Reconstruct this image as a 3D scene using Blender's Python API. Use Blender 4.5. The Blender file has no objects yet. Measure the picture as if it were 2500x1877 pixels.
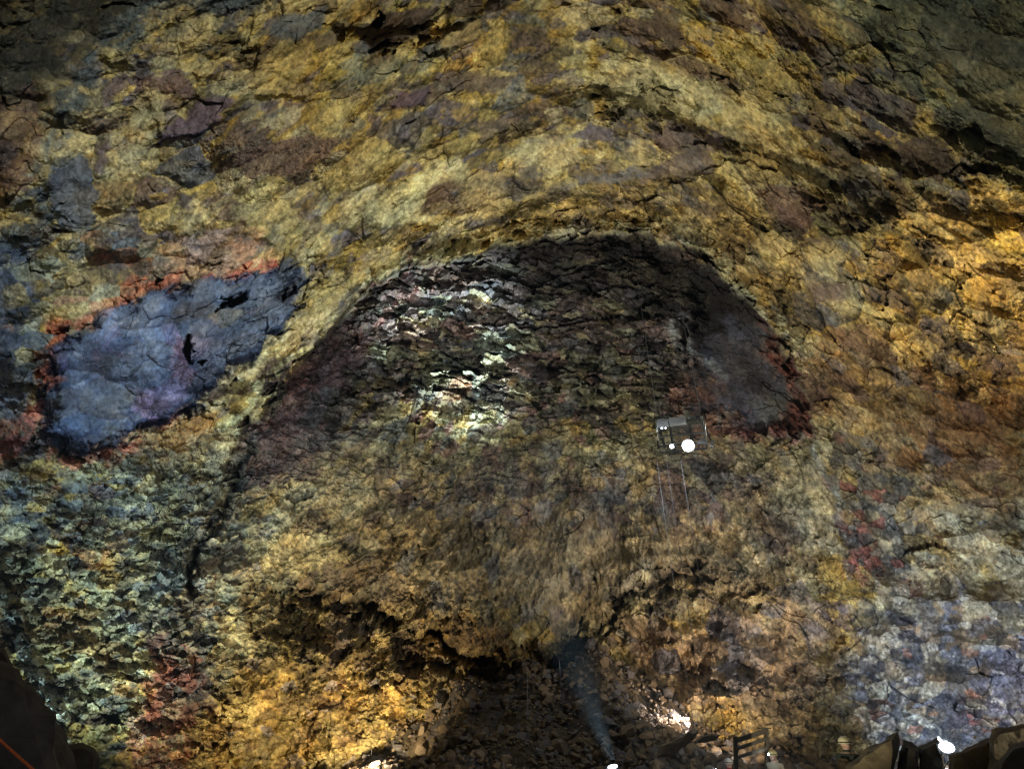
import bpy, bmesh, math, random
import numpy as np
from mathutils import Vector, Matrix, noise as mnoise

scene = bpy.context.scene
COL = scene.collection
random.seed(7)
PW, PH, F = 2500.0, 1877.0, 1364.0
PITCH = math.radians(30.0)
CAM = np.array([0.0, 0.0, 1.7])

# ------------------------------------------------------------------ camera
cd = bpy.data.cameras.new('camera')
cam = bpy.data.objects.new('camera', cd); COL.objects.link(cam)
cam.location = CAM.tolist(); cam.rotation_euler = (math.pi/2 + PITCH, 0, 0)
cd.sensor_width = 36.0; cd.lens = 36.0*F/PW
cd.clip_start = 0.1; cd.clip_end = 400
scene.camera = cam

def pdir(u, v):
    x = (u-PW/2)/F; y = -(v-PH/2)/F
    c, s = math.cos(PITCH), math.sin(PITCH)
    d = np.stack([x*np.ones_like(y), c-s*y, s+c*y], -1)
    return d/np.linalg.norm(d, axis=-1, keepdims=True)
def at(u, v, dist):
    return Vector((CAM + pdir(np.float64(u), np.float64(v))*dist).tolist())

# ------------------------------------------------------------------ world, exposure
w = bpy.data.worlds.new('World'); scene.world = w; w.use_nodes = True
bg = w.node_tree.nodes['Background']
bg.inputs[0].default_value = (0.55, 0.68, 0.85, 1); bg.inputs[1].default_value = 0.035
vs = scene.view_settings
vs.view_transform = 'Standard'; vs.look = 'None'; vs.exposure = 0.15; vs.gamma = 1.0
scene.cycles.use_denoising = True
scene.cycles.denoising_input_passes = 'RGB_ALBEDO_NORMAL'; scene.cycles.denoising_prefilter = 'NONE'
scene.cycles.max_bounces = 5; scene.cycles.diffuse_bounces = 3
scene.cycles.sample_clamp_indirect = 5.0

# ------------------------------------------------------------------ lamps of the cave and added fills
def spot(name, loc, target, power, color, cone=60, blend=1.0, radius=0.15):
    l = bpy.data.lights.new(name, 'SPOT'); l.energy = power; l.color = color
    l.spot_size = math.radians(cone); l.spot_blend = blend; l.shadow_soft_size = radius
    o = bpy.data.objects.new(name, l); COL.objects.link(o); o.location = loc
    o.rotation_euler = (Vector(target)-Vector(loc)).to_track_quat('-Z', 'Y').to_euler()
    return o
WHITE = (1, .95, .86); COOL = (.66, .82, 1.0); WARM = (1, .66, .30); MINT = (.80, 1, .88)
# three unseen broad fills added for even light, then the coloured floodlight accents
spot('flood_and_fill_spot', (-10, 11, -.8), at(1000, 430, 27), 10500, (1, .93, .70), 105, 1, .08)
spot('flood_and_fill_spot', (3.2, 11, -.9), at(1750, 480, 27), 7500, (1, .92, .70), 110, 1, .08)
spot('flood_and_fill_spot', (13, 3.5, .6), at(1300, 1050, 31), 9500, (1, .95, .84), 78, 1, .06)
spot('flood_and_fill_spot', (-13, 9, -.6), at(330, 900, 26), 5600, COOL, 80, 1, .1)
spot('flood_and_fill_spot', at(250, 1960, 25), at(330, 1480, 30), 3600, MINT, 95, 1, .08)
spot('flood_and_fill_spot', (-5.2, 25.2, -.35), at(860, 1540, 34), 3300, (1, .80, .48), 125, 1, .05)
spot('flood_and_fill_spot', (-13, 24.5, -.6), at(560, 1560, 32), 1500, (1, .84, .50), 120, 1, .06)
spot('flood_and_fill_spot', (8.5, 24, .2), at(1720, 1540, 31), 1900, (1, .80, .60), 115, 1, .05)
spot('flood_and_fill_spot', at(1497, 1862, 20), at(1070, 745, 35), 90000, (.86, 1, .93), 30, 1, .16)
spot('flood_and_fill_spot', at(2700, 1080, 22), at(2420, 650, 28), 2600, (1, .78, .42), 90, 1, .08)
spot('flood_and_fill_spot', at(2308, 1815, 16.0), at(2290, 1600, 29.5), 8500, (.84, .91, 1), 72, 1, .12)
spot('flood_and_fill_spot', at(2250, 1925, 24.5), at(2330, 1560, 29.5), 1300, (.86, .92, 1), 120, 1, .45)  # unseen raking lamp added to bring out relief on this wall
spot('flood_and_fill_spot', at(-500, 1500, 23), at(60, 1250, 30), 900, (.7, .88, 1), 90, 1, .1)

l = bpy.data.lights.new('camera_side_fill', 'POINT'); l.energy = 75; l.color = (1, .96, .9); l.shadow_soft_size = .04
o = bpy.data.objects.new('camera_side_fill', l); COL.objects.link(o); o.location = (.35, -.35, 2.0)  # unseen fill added beside the camera to brighten rope and outcrop

# ------------------------------------------------------------------ noise in numpy
def hsh(ix, iy, iz, k=0):
    h = (ix.astype(np.uint32)*np.uint32(73856093)) ^ (iy.astype(np.uint32)*np.uint32(19349663)) ^ (iz.astype(np.uint32)*np.uint32(83492791)) ^ np.uint32((k*2654435761+12345) & 0xffffffff)
    h ^= h >> np.uint32(16); h *= np.uint32(0x7feb352d); h ^= h >> np.uint32(15); h *= np.uint32(0x846ca68b); h ^= h >> np.uint32(16)
    return h
INV = np.float32(1/4294967295.0)
def hf(h, k):
    h = h*np.uint32((2*k+1)*0x9E3779B1 & 0xffffffff); h ^= h >> np.uint32(15); h *= np.uint32(0x2c1b3c6d); h ^= h >> np.uint32(13)
    return h.astype(np.float32)*INV
ROT = np.array(Matrix.Rotation(.62, 3, 'Z') @ Matrix.Rotation(.5, 3, 'X') @ Matrix.Rotation(.37, 3, 'Y'), np.float32)
def vnoise(P, s, k=0):
    x = (P@ROT).astype(np.float32)*np.float32(1/s); i = np.floor(x).astype(np.int32); f = (x-i).astype(np.float32)
    f = f*f*f*(f*(f*6-15)+10); r = 0
    for dx in (0, 1):
        wx = f[..., 0] if dx else 1-f[..., 0]
        for dy in (0, 1):
            wy = f[..., 1] if dy else 1-f[..., 1]
            for dz in (0, 1):
                wz = f[..., 2] if dz else 1-f[..., 2]
                r = r + wx*wy*wz*(hsh(i[..., 0]+dx, i[..., 1]+dy, i[..., 2]+dz, k).astype(np.float32)*INV)
    return r*2-1
def fbm(P, s, o=4, k=0, g=.5):
    r = 0; a = 1; t = 0
    for j in range(o):
        r = r + a*vnoise(P, s/2**j, k+j*7); t += a; a *= g
    return r/t
def worley(P, s, k=0):
    x = (P/np.asarray(s, np.float32)).astype(np.float32); i = np.floor(x).astype(np.int32)
    n = x.shape[:-1]; F1 = np.full(n, 9., np.float32); F2 = F1.copy(); H = np.zeros(n, np.uint32); D = np.zeros(n+(3,), np.float32)
    for dx in (-1, 0, 1):
        for dy in (-1, 0, 1):
            for dz in (-1, 0, 1):
                cx, cy, cz = i[..., 0]+dx, i[..., 1]+dy, i[..., 2]+dz
                h = hsh(cx, cy, cz, k)
                ex = x[..., 0]-(cx+hf(h, 1)); ey = x[..., 1]-(cy+hf(h, 2)); ez = x[..., 2]-(cz+hf(h, 3))
                d = ex*ex+ey*ey+ez*ez
                m = d < F1
                F2 = np.where(m, F1, np.minimum(F2, d)); F1 = np.where(m, d, F1); H = np.where(m, h, H)
                D[..., 0] = np.where(m, ex, D[..., 0]); D[..., 1] = np.where(m, ey, D[..., 1]); D[..., 2] = np.where(m, ez, D[..., 2])
    return np.sqrt(F1), np.sqrt(F2), H, D
def sstep(a, b, x):
    t = np.clip((x-a)/(b-a), 0, 1); return t*t*(3-2*t)
def facet(P, s, k, wamp=.3, tilt=1.0):
    sm = float(np.mean(s))
    Pw = P + np.stack([fbm(P, sm*.8, 3, k+50), fbm(P, sm*.8, 3, k+60), fbm(P, sm*.8, 3, k+70)], -1)*np.float32(sm*wamp)
    F1, F2, H, D = worley(Pw, s, k)
    h = (hf(H, 5)-.5) + tilt*((hf(H, 6)-.5)*D[..., 0]+(hf(H, 7)-.5)*D[..., 1]*1.3)*1.6
    return h.astype(np.float32), (F2-F1), H

def chisel(P, s, k=0, wamp=.12, tilt=1.35, kq=.9, off=.5):
    '''continuous broken-rock surface: upper envelope of randomly tilted faces'''
    sm_ = float(np.mean(s))
    Pw = P + np.stack([fbm(P, sm_*.5, 3, k+50), fbm(P, sm_*.5, 3, k+60), fbm(P, sm_*.5, 3, k+70)], -1)*np.float32(sm_*wamp)
    x = (Pw/np.asarray(s, np.float32)).astype(np.float32); i = np.floor(x).astype(np.int32); n = x.shape[:-1]
    B1 = np.full(n, -9., np.float32); B2 = B1.copy(); H = np.zeros(n, np.uint32)
    for dx in (-1, 0, 1):
        for dy in (-1, 0, 1):
            for dz in (-1, 0, 1):
                cx, cy, cz = i[..., 0]+dx, i[..., 1]+dy, i[..., 2]+dz
                h = hsh(cx, cy, cz, k)
                ex = x[..., 0]-(cx+hf(h, 1)); ey = x[..., 1]-(cy+hf(h, 2)); ez = x[..., 2]-(cz+hf(h, 3))
                v = (hf(h, 5)-.5)*off+tilt*((hf(h, 6)-.5)*ex+(hf(h, 7)-.5)*ey)-kq*(ex*ex+ey*ey)-1.2*ez*ez
                m = v > B1
                B2 = np.where(m, B1, np.maximum(B2, v)); B1 = np.where(m, v, B1); H = np.where(m, h, H)
    return B1, B1-B2, H

# ------------------------------------------------------------------ survey grid of the cave wall
def axis(a0, a1, b0, b1, fine, n_out):
    g = np.linspace(0, 1, n_out+1)[1:]**1.7
    lo = a0-(a0-b0)*g; hi = a1+(b1-a1)*g
    return np.concatenate([lo[::-1], np.arange(a0, a1+fine*.5, fine), hi]).astype(np.float32)
FINE = 2.1
us = axis(-60, 2560, -1700, 4200, FINE, 90)
vv = axis(-60, 1940, -1900, 2400, FINE, 80)
U, V = np.meshgrid(us, vv)
DIR = pdir(U.astype(np.float64), V.astype(np.float64))
def ellip(DIR):
    c = np.array([-1., 10., 4.]); a = np.array([25., 22., 18.])
    o = (CAM-c)/a; d = DIR/a
    A = (d*d).sum(-1); B = (o*d).sum(-1); Cc = (o*o).sum()-1
    return (-B+np.sqrt(B*B-A*Cc))/A
DB = ellip(DIR).astype(np.float32)

def sdpoly(u, v, pts, closed=True):
    pts = np.asarray(pts, np.float32); n = len(pts)
    d = np.full(u.shape, 1e9, np.float32); ins = np.zeros(u.shape, bool)
    for i in range(n if closed else n-1):
        x0, y0 = pts[i]; x1, y1 = pts[(i+1) % n]
        ex, ey = x1-x0, y1-y0; px, py = u-x0, v-y0
        t = np.clip((px*ex+py*ey)/(ex*ex+ey*ey+1e-6), 0, 1)
        d = np.minimum(d, (px-t*ex)**2+(py-t*ey)**2)
        if closed and y0 != y1:
            ins ^= ((y0 > v) != (y1 > v)) & (u < (x1-x0)*(v-y0)/(y1-y0)+x0)
    d = np.sqrt(d)
    return np.where(ins, d, -d) if closed else -d

# strata coordinates: beds arch over the alcove and lie flat below it
gA = np.exp(-((U-1430)/720)**2)
amp = 430*(1-sstep(500, 2200, V))
Bc = V+amp*gA
k0 = np.float32(30/F)
T = np.stack([U*k0, Bc*k0, DB*.6], -1).astype(np.float32)
Ta = T*np.array([.75, 1., .8], np.float32)
f5, e5, H5 = chisel(Ta, (4.4, 3.4, 3.6), 1, .32)
f2, e2, H2 = chisel(Ta, (1.9, 1.5, 1.8), 2)
f1, e1, H1 = chisel(Ta, (.95, .75, .9), 3, .15)
fr1, er1, HR1 = chisel(Ta, (.85, .7, .9), 13, .12, 1.5)
f04, e04, H04 = chisel(Ta, (.46, .38, .45), 4, .2)
f02, e02, H02 = chisel(T, (.2, .18, .22), 5, .2)
big = fbm(T, 9, 3, 11); rough = fbm(T, .5, 4, 21, .75); rg = np.abs(fbm(T, 1.1, 4, 31, .6))
broken = sstep(-.2, .3, fbm(T, 5.5, 3, 41))       # where the rock is shattered small
stepm = sstep(.0, .2, fbm(T, 4, 3, 43))
w1 = np.stack([fbm(T, 2.2, 5, 101, .6), fbm(T, 2.2, 5, 111, .6)], -1)
w2 = np.stack([fbm(T, .55, 3, 121, .6), fbm(T, .55, 3, 131, .6)], -1)
ca = (hf(H1, 20)-.5)*46+(hf(H04, 20)-.5)*26; cb = (hf(H1, 21)-.5)*40+(hf(H04, 21)-.5)*22
UW = U+w1[..., 0]*34+w2[..., 0]*13+ca; VW = V+w1[..., 1]*34+w2[..., 1]*13+cb
UH = U+w1[..., 0]*14+w2[..., 0]*9+ca*.35; VH = V+w1[..., 1]*14+w2[..., 1]*9+cb*.35   # tighter edge
def mask(pts, feather, closed=True, width=0, tight=False, patch=None, seed=0):
    """soft ragged mask over the grid; returns (slices, weight)"""
    p = np.asarray(pts, np.float32); m = feather+width+110
    j0, j1 = np.searchsorted(us, [p[:, 0].min()-m, p[:, 0].max()+m]); i0, i1 = np.searchsorted(vv, [p[:, 1].min()-m, p[:, 1].max()+m])
    sl = (slice(max(i0-1, 0), i1+1), slice(max(j0-1, 0), j1+1))
    a, b = (UH, VH) if tight else (UW, VW)
    sd = sdpoly(a[sl], b[sl], p, closed)+width
    wgt = sstep(-feather, feather, sd)
    if patch is not None:
        q = fbm(T[sl], patch[0], 4, 300+seed, .6)
        wgt = wgt*sstep(-.12, .12, q+patch[1])
    return sl, wgt.astype(np.float32)

# ------------------------------------------------------------------ large forms
RIM = [(545,1150),(600,1030),(690,950),(770,850),(850,770),(920,705),(1010,655),(1130,630),(1250,598),(1330,592),(1400,583),(1480,572),(1570,570),(1620,590),(1690,600),(1740,640),(1790,700),(1840,760),(1900,820),(1945,900),(1975,980),(1990,1060)]
ALC = RIM+[(1980,1120),(1850,1330),(1300,1400),(800,1330),(600,1260)]
D = DB.copy()
def push(pts, depth, feather, **kw):
    sl, m = mask(pts, feather, **kw); D[sl] += depth*m
def pushf(arr, sl, m, depth): arr[sl] += depth*m
sl, m = mask(ALC, 9, tight=True)
prof = 8.0*(1-sstep(640, 1180, V[sl]))+.3
prof = prof*(.55+.45*sstep(560, 900, U[sl]))*(1-.45*sstep(1650, 1900, U[sl]))
ALCM = np.zeros_like(U); ALCM[sl] = m
D[sl] += m*prof
push([(90,960),(120,850),(260,750),(430,700),(560,670),(720,645),(750,680),(690,800),(590,890),(430,1040),(250,1110),(120,1080)], 1.3, 24)   # blue hollow
sl, m = mask([(545,1150),(600,1030),(690,950),(770,850),(850,770),(920,705),(1010,655),(1130,630),(1250,598),(1480,572),(1620,590),(1740,640),(1790,700),(1900,820),(1975,980)], 22, closed=False, width=26, tight=True)
D[sl] -= 1.0*m*(1-ALCM[sl])   # lip of the alcove
push([(700,720),(1000,600),(1300,540),(1650,545),(1900,700),(2020,900),(2060,1200),(1960,1100),(1900,850),(1700,600),(1300,600),(900,720),(600,1060),(300,1400),(200,1350),(380,1080)], -1.1, 70)
push([(400,1300),(470,1400),(440,1560),(400,1877),(520,1877),(520,1560),(560,1330),(640,1150),(590,1120)], .9, 45)
push([(1990,1090),(2070,1280),(2130,1420),(2200,1500),(2260,1400),(2150,1150),(2050,1080)], .9, 50)
push([(1440,230),(1760,195),(1960,270),(2120,420),(2200,520),(2100,560),(1900,400),(1700,330),(1500,270)], .8, 14)   # pale slab lies under a lip
push([(2130,620),(2230,560),(2330,700),(2440,900),(2400,1000),(2250,900)], .9, 30)
push([(780,60),(1000,-10),(1250,-40),(1000,110),(900,125)], .8, 12)
push([(-40,1350),(60,1560),(180,1840),(220,1950),(-60,1950)], -3.0, 18)
push([(600,1470),(800,1440),(1010,1530),(1230,1600),(1430,1600),(1600,1520),(1800,1420),(2050,1560),(2050,1640),(1700,1700),(1400,1720),(1200,1700),(900,1600),(650,1560)], 1.3, 22)  # undercut
push([(1180,1600),(1600,1560),(1750,1700),(1800,1900),(1100,1900),(1150,1720)], 1.2, 40)
push([(1150,1640),(1260,1585),(1420,1590),(1520,1660),(1600,1760),(1600,1900),(1060,1900),(1090,1720)], 1.0, 40)
for q_ in ([(640,1435),(760,1470),(880,1500),(1000,1530),(1110,1590)], [(1130,1610),(1250,1600),(1380,1570),(1500,1500),(1620,1440),(1750,1400)]): push(q_, 1.1, 14, closed=False, width=14)
push([(618,1085),(600,1130),(570,1190),(540,1250),(500,1310),(475,1350),(470,1400),(468,1450)], 1.0, 10, closed=False, width=8, tight=True)
for hp in ([(445,840),(462,815),(470,850),(462,885),(448,870)], [(525,752),(560,728),(600,712),(595,735),(550,748)], [(365,690),(378,672),(386,690),(372,700)], [(480,880),(500,878),(495,898)], [(905,62),(925,28),(935,40),(915,75)], [(240,1745),(290,1735),(305,1770),(255,1775)], [(2315,1725),(2325,1720),(2322,1745)]):
    push(hp, 2.5, 4, tight=True)

# ------------------------------------------------------------------ roughness fields
crust = np.zeros_like(U); blocky = np.full_like(U, 1.0); ledge = ALCM*(1-.75*sstep(900, 1100, V+60*w1[..., 0]))*(1-sstep(1100,1300,V)); smooth = np.zeros_like(U)
def setf(arr, pts, val, feather=30, **kw):
    sl, m = mask(pts, feather, **kw); arr[sl] = arr[sl]*(1-m)+val*m
BLUE = [(110,930),(130,860),(240,775),(420,715),(560,690),(720,655),(740,690),(680,790),(600,870),(500,960),(420,1035),(300,1085),(190,1105),(120,1050)]
setf(smooth, BLUE, .78, 15)
setf(smooth, [(1450,240),(1760,205),(1930,280),(1920,370),(1830,370),(1600,280)], .6, 15)
setf(smooth, [(900,500),(1040,410),(1240,420),(1240,510),(980,560),(890,550)], .5, 25)
setf(smooth, [(1680,790),(1800,700),(1900,900),(1940,1040),(1800,1050),(1700,950)], .9, 15)
setf(smooth, [(0,0),(250,0),(190,240),(110,480),(50,640),(0,900)], .6, 60)
setf(smooth, [(1990,0),(2500,0),(2600,450),(2400,380),(2280,230)], .6, 60)
for p, x in (([(880,1000),(1500,960),(1650,1060),(1500,1160),(900,1150)], 1.0), ([(600,1400),(1300,1430),(1300,1700),(700,1700)], .9), ([(400,350),(700,300),(900,250),(850,420),(600,480)], .8),
             ([(1600,80),(1900,80),(2050,250),(1900,260),(1650,160)], 1.0), ([(350,1120),(480,1060),(560,1200),(420,1350),(300,1300)], .7), ([(1350,500),(1900,480),(1950,560),(1350,570)], .6),
             ([(1500,1420),(1900,1330),(2100,1350),(2000,1450),(1500,1600)], .8), ([(650,1180),(900,1200),(1000,1400),(600,1400)], .8), ([(0,1400),(350,1400),(350,1877),(150,1877)], .4)):
    setf(crust, p, x, 50)

SLAB_DARK = (((.065,.042,.036), [(855,115),(920,30),(1060,20),(1050,90),(960,122)]), ((.10,.115,.13), [(650,80),(690,30),(800,10),(790,60),(700,100)]), ((.12,.08,.11), [(940,235),(1045,205),(1040,255),(960,268)]),
             ((.115,.08,.12), [(370,370),(420,310),(480,245),(560,240),(570,270),(490,310),(440,350)]), ((.13,.08,.08), [(330,185),(430,170),(490,215),(480,240),(350,215)]), ((.085,.105,.14), [(115,480),(140,390),(200,370),(240,470),(230,540),(190,580),(140,560)]),
             ((.09,.07,.10), [(240,370),(275,320),(280,350),(250,430),(225,420)]), ((.12,.145,.18), [(440,600),(520,565),(570,560),(540,600),(470,640)]), ((.13,.085,.06), [(1035,470),(1060,440),(1105,440),(1090,480),(1045,510)]),
             ((.11,.12,.14), [(1105,470),(1140,465),(1150,490),(1120,500)]), ((.13,.10,.08), [(1060,195),(1150,180),(1250,190),(1240,215),(1100,225)]), ((.10,.07,.05), [(1600,20),(1650,30),(1660,110),(1625,150),(1610,80)]),
             ((.12,.10,.12), [(1400,330),(1430,290),(1490,310),(1500,340),(1420,345)]), ((.13,.10,.10), [(1580,330),(1640,300),(1760,320),(1780,370),(1640,370)]), ((.115,.115,.13), [(1400,440),(1490,420),(1650,390),(1640,410),(1500,450),(1410,450)]),
             ((.12,.09,.085), [(1560,430),(1700,350),(1750,400),(1700,440),(1600,440)]), ((.16,.09,.07), [(1850,470),(1950,450),(2010,500),(1960,560),(1880,540)]), ((.10,.11,.14), [(1180,440),(1230,430),(1240,450),(1200,465)]),
             ((.14,.09,.07), [(560,380),(700,330),(830,330),(800,380),(700,430),(600,430)]), ((.12,.09,.10), [(250,260),(330,200),(300,190),(240,220)]), ((.11,.13,.16), [(780,770),(850,700),(890,700),(830,760)]),
             ((.13,.10,.06), [(750,90),(830,70),(820,120),(760,120)]), ((.12,.09,.09), [(1960,690),(2080,700),(2070,730),(1990,745)]), ((.08,.06,.05), [(2180,380),(2240,320),(2300,350),(2370,420),(2300,440),(2240,420)]),
             ((.07,.055,.05), [(2160,440),(2200,400),(2230,500),(2190,540)]), ((.06,.05,.05), [(2380,780),(2400,700),(2420,760),(2430,870),(2400,880)]),
 ((.11,.105,.10), [(1260,420),(1330,410),(1330,440),(1280,450)]), ((.10,.085,.07), [(1990,120),(2050,100),(2080,170),(2020,180)]), ((.13,.12,.13), [(1130,540),(1230,520),(1240,535),(1150,560)]),
 ((.10,.10,.12), [(640,540),(690,535),(700,560),(650,565)]), ((.09,.07,.07), [(430,470),(470,480),(460,510),(435,505)]), ((.15,.12,.09), [(1440,640),(1440,600),(1400,600)]),
 ((.12,.09,.10), [(1990,640),(2060,620),(2080,650),(2010,670)]), ((.16,.13,.10), [(1160,310),(1250,280),(1240,320),(1180,345)]), ((.10,.12,.14), [(180,540),(225,560),(200,590),(165,580)]),
 ((.10,.09,.08), [(2150,500),(2170,470),(2190,560),(2170,570)]), ((.10,.115,.13), [(1330,470),(1400,455),(1400,470),(1340,485)]))
SLAB_PALE = (((.64,.60,.34), [(900,500),(940,460),(1040,410),(1090,430),(1040,460),(1030,540),(980,560),(890,550)], .85), ((.60,.54,.30), [(1040,385),(1120,380),(1150,430),(1100,430),(1070,400)], .8), ((.46,.36,.17), [(1110,500),(1150,430),(1230,420),(1240,500),(1180,530)], .8),
                ((.50,.46,.26), [(1440,240),(1460,160),(1500,130),(1600,160),(1700,190),(1770,200),(1760,260),(1710,310),(1600,280),(1500,260)], .85), ((.46,.38,.18), [(1770,200),(1850,240),(1930,280),(1920,370),(1830,370),(1760,320)], .85),
                ((.44,.38,.20), [(320,260),(370,200),(410,240),(400,300),(330,330),(280,330)], .8), ((.46,.42,.22), [(250,120),(290,120),(290,170),(260,160)], .7), ((.42,.37,.17), [(560,500),(700,480),(740,540),(700,620),(600,580)], .55),
                ((.44,.36,.16), [(900,640),(900,580),(960,570),(1000,600),(880,700),(800,760),(750,760)], .5), ((.40,.35,.16), [(700,760),(740,680),(870,650),(850,720),(760,800),(640,900),(560,960)], .6),
 ((.42,.36,.17), [(1930,600),(2020,580),(2080,620),(2050,680),(1990,660)], .75), ((.44,.38,.2), [(2020,740),(2080,720),(2110,750),(2060,790)], .7), ((.48,.40,.17), [(740,300),(800,250),(900,230),(860,280),(780,330)], .6),
 ((.40,.30,.11), [(600,190),(700,90),(760,120),(720,230),(640,240)], .7), ((.42,.31,.10), [(1050,60),(1180,30),(1190,90),(1080,130)], .6), ((.46,.40,.2), [(430,560),(480,480),(500,520),(470,570)], .6),
 ((.44,.40,.24), [(1240,370),(1330,340),(1420,370),(1380,400),(1270,410)], .6), ((.40,.34,.15), [(1480,370),(1560,350),(1620,380),(1590,410),(1500,410)], .65), ((.50,.44,.22), [(280,300),(310,320),(300,360),(270,350)], .7))
SM = np.zeros_like(U)
for c, p in SLAB_DARK: setf(smooth, p, .6, 8, tight=True); setf(SM, p, 1, 8, tight=True)
for c, p, k in SLAB_PALE: setf(smooth, p, .5, 10, tight=True); setf(SM, p, .8, 10, tight=True)
setf(ledge, [(640,1180),(640,1000),(780,850),(880,770),(870,900),(800,1080)], .15, 30)
setf(ledge, [(1640,560),(1800,640),(2010,900),(2010,1100),(1780,1080),(1690,950),(1620,800)], .2, 25)
setf(blocky, [(0,1130),(560,1130),(900,1180),(1900,1180),(2500,1250),(2600,2000),(-100,2000)], 0, 120)
setf(blocky, [(2130,1250),(2550,1200),(2550,1900),(2200,1900),(2080,1600)], 1, 60)
setf(blocky, [(1500,1560),(1700,1450),(1950,1430),(2050,1560),(1900,1700),(1600,1740)], .8, 40)   # 0 = fine rubble
# ------------------------------------------------------------------ fractured rock relief
sm = 1-.85*smooth
s2, se2, HS = facet(T, (1.5, 1.2, 1.4), 9, .25)
fine = 1-blocky
rel = big*1.0 + f5*1.0 + f2*1.5*(.4+.6*sm)*(1-.35*fine) - f1*.06*sm + .68*(fr1*(.35+.65*broken))*sm*(1-.45*fine) + f04*(.12+.26*broken+.22*fine)*sm + f02*(.05+.12*broken+.10*fine)*sm
rel += s2*.6*stepm*sm*(1-.5*fine)
s3, _, HS3 = facet(T, (.62, .40, .6), 14, .3)
rel += s3*.5*fine*sm*sstep(-.15, .2, fbm(T, 3, 3, 47)+.1)
rel += crust*(rough*.42-f04*.1) - rg*.3*sm + .05*rough*sm
Tl = np.stack([T[..., 0]*.62, V*k0*1.15+.5*w1[..., 1]-.12*T[..., 0], T[..., 2]*.5], -1).astype(np.float32)
l1, _, HL1 = facet(Tl, (1.05, .9, 1.), 7, .45); lv = sstep(-.1, .25, fbm(T, 3.5, 3, 49)); l0, _, _h = facet(Tl, (2.2, 1.6, 1.8), 17, .3); l2, _, HL2 = facet(Tl, (.5, .36, .5), 8, .4)
hol = np.zeros_like(U); setf(hol, [(1690,700),(1790,690),(1870,820),(1950,960),(1940,1050),(1800,1060),(1720,980),(1680,850)], 1, 22)
rel = rel*(1-.75*hol)
rel = rel*(1-.55*ledge) + ledge*(l1*1.5*(.5+.5*lv)+l0*1.1+l2*1.1-f04*.3+f02*.15)
rel += .22*(1-smooth)*np.exp(-(e5/.012)**2)*(fbm(T, 2, 2, 78) > .22)
rel = rel*(1-.7*hol)
amp_r = 1-.38*(1-sstep(250, 620, V+.15*np.abs(U-1300)))
bst = np.zeros_like(U)
setf(bst, [(2100,1420),(2250,1340),(2560,1330),(2560,1760),(2250,1780),(2120,1700)], .7, 50); setf(bst, [(640,1440),(1250,1480),(1260,1700),(1000,1800),(700,1760)], .45, 60); setf(bst, [(1500,1520),(1900,1440),(2000,1560),(1800,1720),(1550,1700)], .5, 50)
setf(bst, [(1020,900),(1120,870),(1250,925),(1230,1010),(1060,1000)], 1.0, 20); setf(bst, [(900,1130),(1880,1100),(1900,1400),(950,1400)], .35, 60)
setf(bst, [(2150,380),(2450,430),(2480,800),(2300,950),(2150,650)], .4, 60)
rel = rel*amp_r*(1+bst)
D = D+rel.astype(np.float32)+.9*hol
P = CAM+DIR*D[..., None]

# ------------------------------------------------------------------ mineral colours with some shade and lamplight painted into the albedo
def C(*c): return np.array(c, np.float32)
OCH, BRN, PALE, GRYV, OLV, ORG = C(.29,.225,.085), C(.125,.095,.055), C(.50,.42,.20), C(.12,.11,.14), C(.20,.185,.08), C(.42,.285,.05)
SLATE, DARK, RED, MAR, MINT_, CREAM = C(.125,.15,.19), C(.065,.05,.052), C(.55,.17,.09), C(.25,.09,.08), C(.33,.38,.27), C(.56,.53,.34)
col = np.zeros(U.shape+(3,), np.float32)+OCH
def blend(m, c):
    global col
    col = col*(1-m[..., None])+c*m[..., None]
n6 = fbm(T, 6, 4, 201, .6); n2 = fbm(Ta, 2.4, 5, 211, .65); n3 = fbm(Ta, 3.3, 5, 221, .65); nf = fbm(T, .5, 4, 231, .65); n1 = fbm(Ta, 1.2, 5, 241, .65)
n2 = n2+(hf(H1, 50)-.5)*.30+(hf(H04, 50)-.5)*.16; n3 = n3+(hf(HR1, 51)-.5)*.30+(hf(H04, 51)-.5)*.14; n6 = n6+(hf(H2, 52)-.5)*.30
blend(sstep(.02, .16, n2)*.72, BRN); blend(sstep(.12, .24, n3)*.7, OLV); blend(sstep(.1, .2, -n6)*.5, ORG)
blend(sstep(.22, .32, -n3+.1*nf)*.75, PALE)
a5, a2, a1, a04 = hf(H5, 9), hf(H2, 9), hf(H1, 9), hf(H04, 9)
cl = sstep(-.1, .3, fbm(T, 7, 2, 251))
blend((a2 < .14)*sstep(.02, .08, e2+.04*nf)*.8, C(.13,.09,.075)); blend((a2 > .90)*.55, PALE)
blend((a1 < .15)*sstep(.01, .08, e1+.05*nf)*(.4+.5*cl), GRYV); blend((a1 > .87)*.55, PALE); ar = hf(HR1, 9); blend((ar > .9)*.5, C(.40,.36,.22)); blend((ar < .12)*.6, C(.11,.085,.07)); blend(((ar > .3) & (ar < .37))*.5, C(.17,.19,.17)); blend(((a04 > .5) & (a04 < .62))*.45, ORG)
blend((a04 < .10)*.55, GRYV)
PM = np.zeros_like(U)
BASE = col.copy()
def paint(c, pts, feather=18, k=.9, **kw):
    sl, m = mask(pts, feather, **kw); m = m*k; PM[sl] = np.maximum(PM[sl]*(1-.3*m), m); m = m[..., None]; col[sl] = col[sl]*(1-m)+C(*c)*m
def vein(c, pts, width, feather=10, k=.85, **kw):
    paint(c, pts, feather, k, closed=False, width=width, **kw)
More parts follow.
